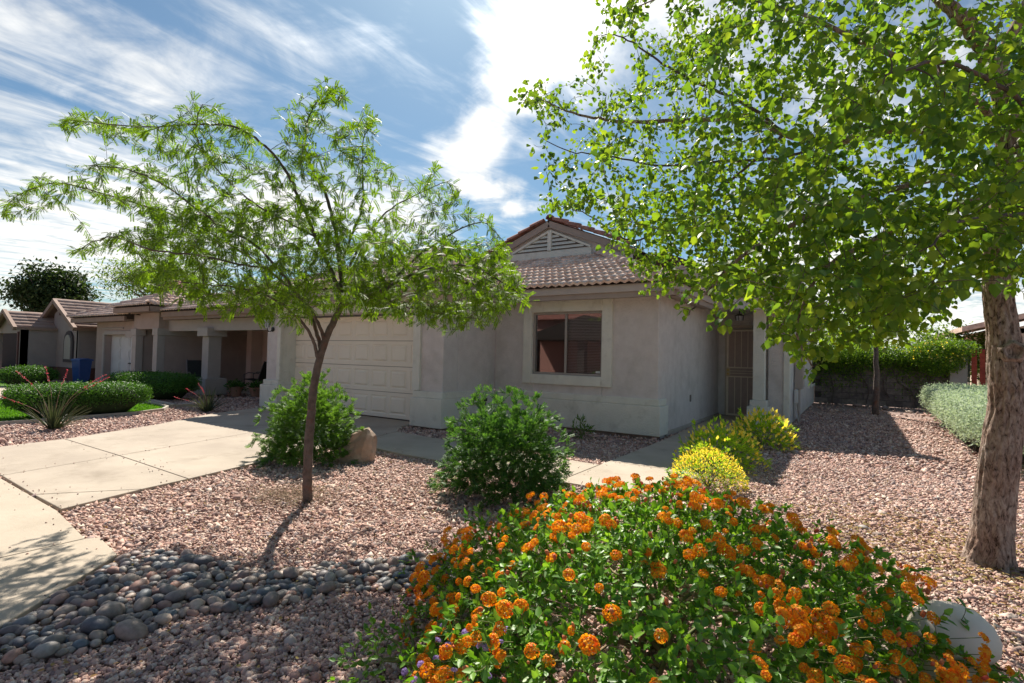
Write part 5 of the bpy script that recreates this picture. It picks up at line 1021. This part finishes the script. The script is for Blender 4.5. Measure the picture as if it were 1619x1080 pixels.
# bare dry twigs poking through the mound
dp = []
for (u0, v0, u1, v1, dd_) in ((930, 990, 860, 945, 2.0), (930, 1000, 870, 970, 2.0), (1010, 1060, 930, 1030, 1.9), (1000, 1040, 940, 1050, 1.9), (960, 1010, 880, 960, 2.02), (1020, 1050, 960, 1020, 1.9)):
    dp.append(tube_np(smooth_line([at(u0, v0, dd_), at((u0+u1)/2+6, (v0+v1)/2-6, dd_-.03), at(u1, v1, dd_-.02)], 4, .003), .0022, 4))
obj('dry_twigs', mesh_np('dry_twigs', *join_np(dp)), mat('dry_twig', (.34, .22, .16), None, 5, .9), lant, kind='stuff')
# trailing lilac flowers at the left foot of the mound
PUR = ramp_mat('lilac_bloom', [(.42, .30, .62), (.52, .40, .70), (.34, .22, .55)], .6, .4, tcol=(1.2, 1.1, 1.3))
lc = on_ground(650, 1060); lt, T, sk_ = bush('lilac_flowering_plant', 'low trailing plant with small lilac flowers at the left foot of the orange bush', 'flowering plant', (float(lc[0])+.05, float(lc[1])+.0, 0), .34, .34, .24, 160, 70, OVATE, LANT, (.02, .04), 30)
pme_ = mesh_np('lilac_flower', *head_tmpl(16)); pme_.materials.append(PUR)
for i, (u, v, d) in enumerate(((700, 990, 2.12), (758, 1020, 1.92), (768, 1024, 1.9), (692, 1012, 2.0), (708, 1020, 2.0), (665, 1050, 1.95), (672, 1066, 1.9), (690, 1040, 1.95), (735, 1000, 2.05), (802, 995, 1.95), (790, 1015, 1.9), (772, 1068, 1.82), (640, 1062, 2.0), (655, 1075, 1.9), (718, 1060, 1.9))):
    p = at(u, v, d)-np.array(lt.location); o = obj('flower_head', pme_, None, lt, tuple(p), (rng.uniform(-.5, .5), rng.uniform(-.5, .5), 0)); o.scale = (.026,)*3
# ------------------------------------------------------------------ boulder, smooth dome, sticks
brng = np.random.default_rng(3); rings = [(-.12, .0, .0, .26, .20), (.02, .0, .0, .255, .19), (.14, .02, .0, .24, .175), (.26, .06, .01, .205, .15), (.36, .10, .02, .15, .11), (.425, .13, .02, .075, .06)]; V = []; F = []; nn = 12
rv = 1+brng.normal(0, .07, (len(rings), nn))+.10*np.sign(np.sin(np.arange(nn)*1.9))[None]
for i, (z, cx, cy, ra, rb_) in enumerate(rings):
    for k in range(nn): a_ = 2*math.pi*k/nn; V.append((cx+ra*rv[i, k]*math.cos(a_), cy+rb_*rv[i, k]*math.sin(a_), z+brng.normal(0, .012)))
for i in range(len(rings)-1): F += [(i*nn+k, i*nn+(k+1) % nn, (i+1)*nn+(k+1) % nn, (i+1)*nn+k) for k in range(nn)]
bm_ = MB(); bm_.add(V, F+[tuple((len(rings)-1)*nn+k for k in range(nn))])
obj_ = bm_.build('boulder', mat('boulder_rock', (.36, .25, .185), (.50, .385, .30), 5, .92, 1.0, 40, stain=((.22, .16, .12), 9, .5, .7), coarse=12), None, bevel=.02, loc=(-2.50, -4.42, -.03), rot=(0, 0, .5)); tag(obj_, 'leaning reddish brown boulder tucked against the bright green shrub', 'boulder')
dm = thing('garden_dome_light', 'smooth pale rounded dome with a short base at the right foot of the orange bush', 'garden ornament', tuple(at(1506, 1000, 2.06)*[1, 1, 0])); dm.scale = (.86, .86, 1.0)
PALE = mat('pale_dome', (.72, .62, .50), (.78, .68, .56), 4, .55, .05, 90)
m_ = MB(); m_.lathe([(0, .44), (.05, .437), (.10, .42), (.145, .385), (.168, .34), (.165, .30), (.145, .275), (.11, .268), (0, .268)], n=36); m_.build('cap', PALE, dm, smooth=True); m_ = MB(); m_.lathe([(.11, .268), (.125, .2), (.13, .0)], n=32); m_.build('base', PALE, dm, smooth=True)
# ------------------------------------------------------------------ block wall, pillar, gate at the back right
BLK = ramp_mat('wall_block', [(.20, .155, .14), (.24, .19, .17), (.17, .13, .12), (.22, .17, .155)], .95, 0, .15, .6, 70, speck=12)
bw = thing('block_wall', 'brown concrete block wall closing the side yard, overgrown with vine', 'wall')
MB().box(1.66, 5.28, 11.95, 12.05, 0, 1.7).build('mortar', mat('mortar', (.12, .095, .085), None, 8, .95), bw)
bx = MB().box(-.197, .197, -.07, .0, -.094, .094); bme_ = bpy.data.meshes.new('block'); bme_.from_pydata(bx.v, [], bx.f); bme_.materials.append(BLK)
for r in range(8):
    for c in range(9):
        x = 1.86+c*.406+(.2 if r % 2 else 0)
        if x < 5.2: obj('block', bme_, None, bw, (x, 11.945+rng.normal(0, .003), .10+r*.20))
wp = thing('gate_pillar', 'grey block pillar between the vine-covered wall and the red gate', 'pillar', (5.45, 11.8, 0)); MB().box(-.22, .2, -.2, .2, 0, 1.95).build('shaft', mat('pillar_grey', (.36, .31, .29), (.40, .35, .33), 5, .9), wp, bevel=.01); MB().box(-.25, .23, -.23, .23, 1.95, 2.02).build('cap', mat('pillar_grey'and'pillar_cap', (.40, .35, .33), None, 5, .9), wp)
gt = thing('slatted_gate', 'red boarded gate in a black iron frame behind the silvery hedge', 'gate', (5.72, 11.6, 0), math.radians(-4))
m_ = MB()
for z in (.25, 1.0, 1.86): m_.box(0, 2.9, -.02, .02, z, z+.04)
for x in (-.06, 1.42, 2.86): m_.box(x, x+.035, -.025, .025, .1, 1.95)
m_.build('frame', BLACK, gt); REDW = ramp_mat('red_board', [(.30, .045, .03), (.35, .06, .04), (.26, .035, .03)], .7, 0, .3, speck=14); sb = MB().box(-.062, .062, -.01, .01, 0, 1.0); sbm = bpy.data.meshes.new('slat'); sbm.from_pydata(sb.v, [], sb.f); sbm.materials.append(REDW)
for k in range(15): obj('slat', sbm, None, gt, (.07+k*.185, -.035, .2), scale=(1, 1, 1.68))
# vine over the wall
VINE = ramp_mat('vine_leaf', [(.05, .12, .015), (.09, .18, .02), (.14, .26, .03), (.22, .34, .03), (.06, .13, .02)], .5, .45, .3)
vi = thing('wall_vine', 'yellow-flowering vine spilling over the block wall and gate pillar', 'vine', (3.4, 11.6, 0))
def cloud(n, c, r): A = rand_dirs(n)*rng.uniform(.55, 1, (n, 1)); return A*r+c
pts = [np.c_[rng.uniform(-1.75, 2.0, 11000), rng.normal(.12, .20, 11000), 1.72+rng.normal(0, .17, 11000)]]
pts += [cloud(5200, np.array([1.55, -.1, 1.62]), [.75, .4, .58]), cloud(900, np.array([2.1, -.25, 1.9]), [.45, .25, .28])]
for x, dz, w_ in ((-1.4, .5, .25), (-.55, .45, .2), (.1, .30, .3), (.75, .35, .25), (1.3, .8, .35), (-1.0, .35, .2)): pts.append(np.c_[x+rng.normal(0, w_, 1100), rng.normal(.20, .06, 1100), 1.65-np.abs(rng.normal(0, dz, 1100))])
O = np.concatenate(pts); O = O[O[:, 2] > .3]; m = len(O); V, F = stamp(O, unit(rand_dirs(m)+[0, -.3, -.3]), unit(rand_dirs(m)*.7+[0, -.5, .5]), rng.uniform(.035, .07, m), *OVATE); obj('foliage', mesh_np('foliage', V, F), VINE, vi, kind='stuff')
n = 170; O = np.r_[cloud(n, np.array([1.55, -.2, 1.75]), [.75, .42, .45]), np.c_[rng.uniform(-1.7, 1.9, 40), rng.normal(0, .15, 40), rng.uniform(1.7, 2.0, 40)]]; V, F = stamp(O, rand_dirs(len(O)), rand_dirs(len(O)), rng.uniform(.03, .05, len(O)), OVATE[0]*[1, 2, 1], OVATE[1]); obj('yellow_flowers', mesh_np('yellow_flowers', V, F), YB, vi, kind='stuff')
for pts_ in ([(-1.2, .25, 0), (-1.18, .22, .6), (-1.3, .24, 1.2), (-1.1, .25, 1.7)], [(-.25, .25, .1), (-.2, .22, .6), (-.45, .24, 1.1), (-.7, .25, 1.5)], [(1.3, .2, 0), (1.28, .18, .6), (1.42, .2, 1.1), (1.25, .2, 1.6)], [(1.05, .25, 0), (.95, .22, .5), (.55, .24, .9), (.8, .25, 1.5)], [(.35, .25, .3), (.2, .22, .8), (.5, .24, 1.2), (.3, .25, 1.6)]):
    obj('stem', mesh_np('stem', *tube_np(smooth_line(pts_, 5, .01), .02, 6), True), BARK1, vi)
# small tree before the wall
def simple_tree(name, label, base, h_trunk, crown_c, crown_r, n, m, size, r0=.05, group=None, lean=(0, 0), tmpl=OVATE, branches=7):
    t = thing(name, label, 'tree', base, 0, group); cc = np.array(crown_c, float); rr_ = np.array(crown_r, float); top_ = np.array([lean[0], lean[1], h_trunk])
    obj('trunk', mesh_np('trunk', *tube_np(smooth_line([(0, 0, -.05), top_*.5+[.02, 0, 0], top_, cc*[1, 1, 1.0]], 6, .006), np.linspace(r0, r0*.35, 19), 9), True), BARK1, t)
    for k in range(branches):
        d = unit(rand_dirs(1)[0]+[0, 0, .3]); obj('branch', mesh_np('branch', *tube_np(smooth_line([top_, (top_+cc)/2+d*rr_*.3, cc+d*rr_*.85], 5, .01), np.linspace(r0*.45, r0*.08, 11), 6), True), BARK1, t)
    O = []
    for k in range(46): c_ = cc+rand_dirs(1)[0]*rr_*rng.uniform(.25, .85); O.append(c_+rng.normal(0, .21, (n//46, 3))*rr_)
    O = np.concatenate(O); mm = len(O); V, F = stamp(O, unit(rand_dirs(mm)+[0, 0, -.3]), unit(rand_dirs(mm)*.8+UPV), rng.uniform(*size, mm), *tmpl); obj('crown', mesh_np('crown', V, F), m, t, kind='stuff'); return t
simple_tree('young_tree', 'thin young tree with narrow brown trunk before the vine-covered wall', (3.3, 8.16, 0), 2.15, (.1, 0, 3.0), (1.0, 1.0, .85), 5200, LEAF2, (.05, .09), .085)
FARL = ramp_mat('far_leaf', [(.05, .10, .02), (.09, .16, .03), (.14, .23, .04), (.20, .30, .06)], .6, .4)
DKL = ramp_mat('dark_far_leaf', [(.018, .04, .012), (.03, .06, .018), (.05, .085, .025)], .6, .25)
for (x, y, h, r, lb) in ((2.6, 19, 1.9, 1.9, 'pale green tree beyond the block wall, behind the young tree'), (6.4, 21, 1.8, 2.2, 'pale green tree beyond the block wall, left of the gate pillar'), (-.5, 22, 2.2, 2.4, 'light green tree beyond the wall, close to the house corner')):
    simple_tree('backyard_tree', lb, (x, y, 0), h*.6, (0, 0, h+.2), (r, r, 1.2), 5500, FARL, (.10, .18), .09, 'trees beyond the block wall')
simple_tree('dark_tree', 'dark dense tree rising behind the gabled house on the far left', (-55, 6.7, 0), 3.2, (0, 0, 5.9), (2.7, 2.7, 2.5), 16000, DKL, (.22, .38), .22)
simple_tree('palo_verde_tree', 'soft green tree rising behind the neighbouring roof', (-30.5, 5.0, 0), 3.0, (0, 0, 5.2), (3.4, 3.0, 1.7), 9000, FARL, (.16, .30), .16, tmpl=BLADE)
# house beyond the gate
rh = thing('house_beyond_gate', 'pale house with low pitched roof beyond the red gate', 'house', (9, 19, 0))
MB().box(-1.6, 8, 0, 8, 0, 2.9).build('wall', mat('beyond_wall', (.58, .46, .36), (.62, .50, .40), 3, .9), rh); m_ = MB(); m_.add([(-2.6, -.6, 2.75), (3.5, -.6, 4.4), (3.5, 9, 4.4), (-2.6, 9, 2.75), (-2.6, -.6, 2.95), (3.5, -.6, 4.6), (3.5, 9, 4.6), (-2.6, 9, 2.95), (9, -.6, 2.75), (9, 9, 2.75), (9, -.6, 2.95), (9, 9, 2.95)], [(0, 1, 5, 4), (4, 5, 6, 7), (0, 4, 7, 3), (0, 3, 2, 1), (5, 10, 11, 6), (1, 8, 10, 5)]); m_.build('roof', TILE, rh)
m_ = MB(); m_.prism([(-1.6, 2.7), (8, 2.7), (3.5, 4.35)], 1, 0, .3); m_.build('gable', mat('beyond_wall'), rh) if False else m_.build('gable', MATS['beyond_wall'], rh)
MB().box(-.6, .3, -.05, 0, 1.5, 2.3).build('window', mat('dark_glass', (.05, .05, .055)), rh)
# little things near the wall
for i, (x, y, lb) in enumerate(((2.9, 11.0, 'small pale stone lying at the foot of the block wall'), (3.6, 10.6, 'small round stone right of the young trunk'))):
    o = obj('loose_stone', meshes[i], None, None, (x, y, .05), (0, 0, i), (.13, .11, .12)); tag(o, lb, 'stone')
for i, (u, v, s, lb) in enumerate(((1443, 822, .035, 'dark loose rock on the sunlit gravel'), (1462, 819, .03, 'reddish loose rock beside the dark one on the sunlit gravel'), (1365, 838, .035, 'pinkish stone half buried where litter meets sunlit gravel'))):
    p = on_ground(u, v); o = obj('loose_stone', meshes[(i+3) % 7], None, None, (p[0], p[1], .02), (0, 0, i*1.3), (s*1.3, s, s)); tag(o, lb, 'stone')
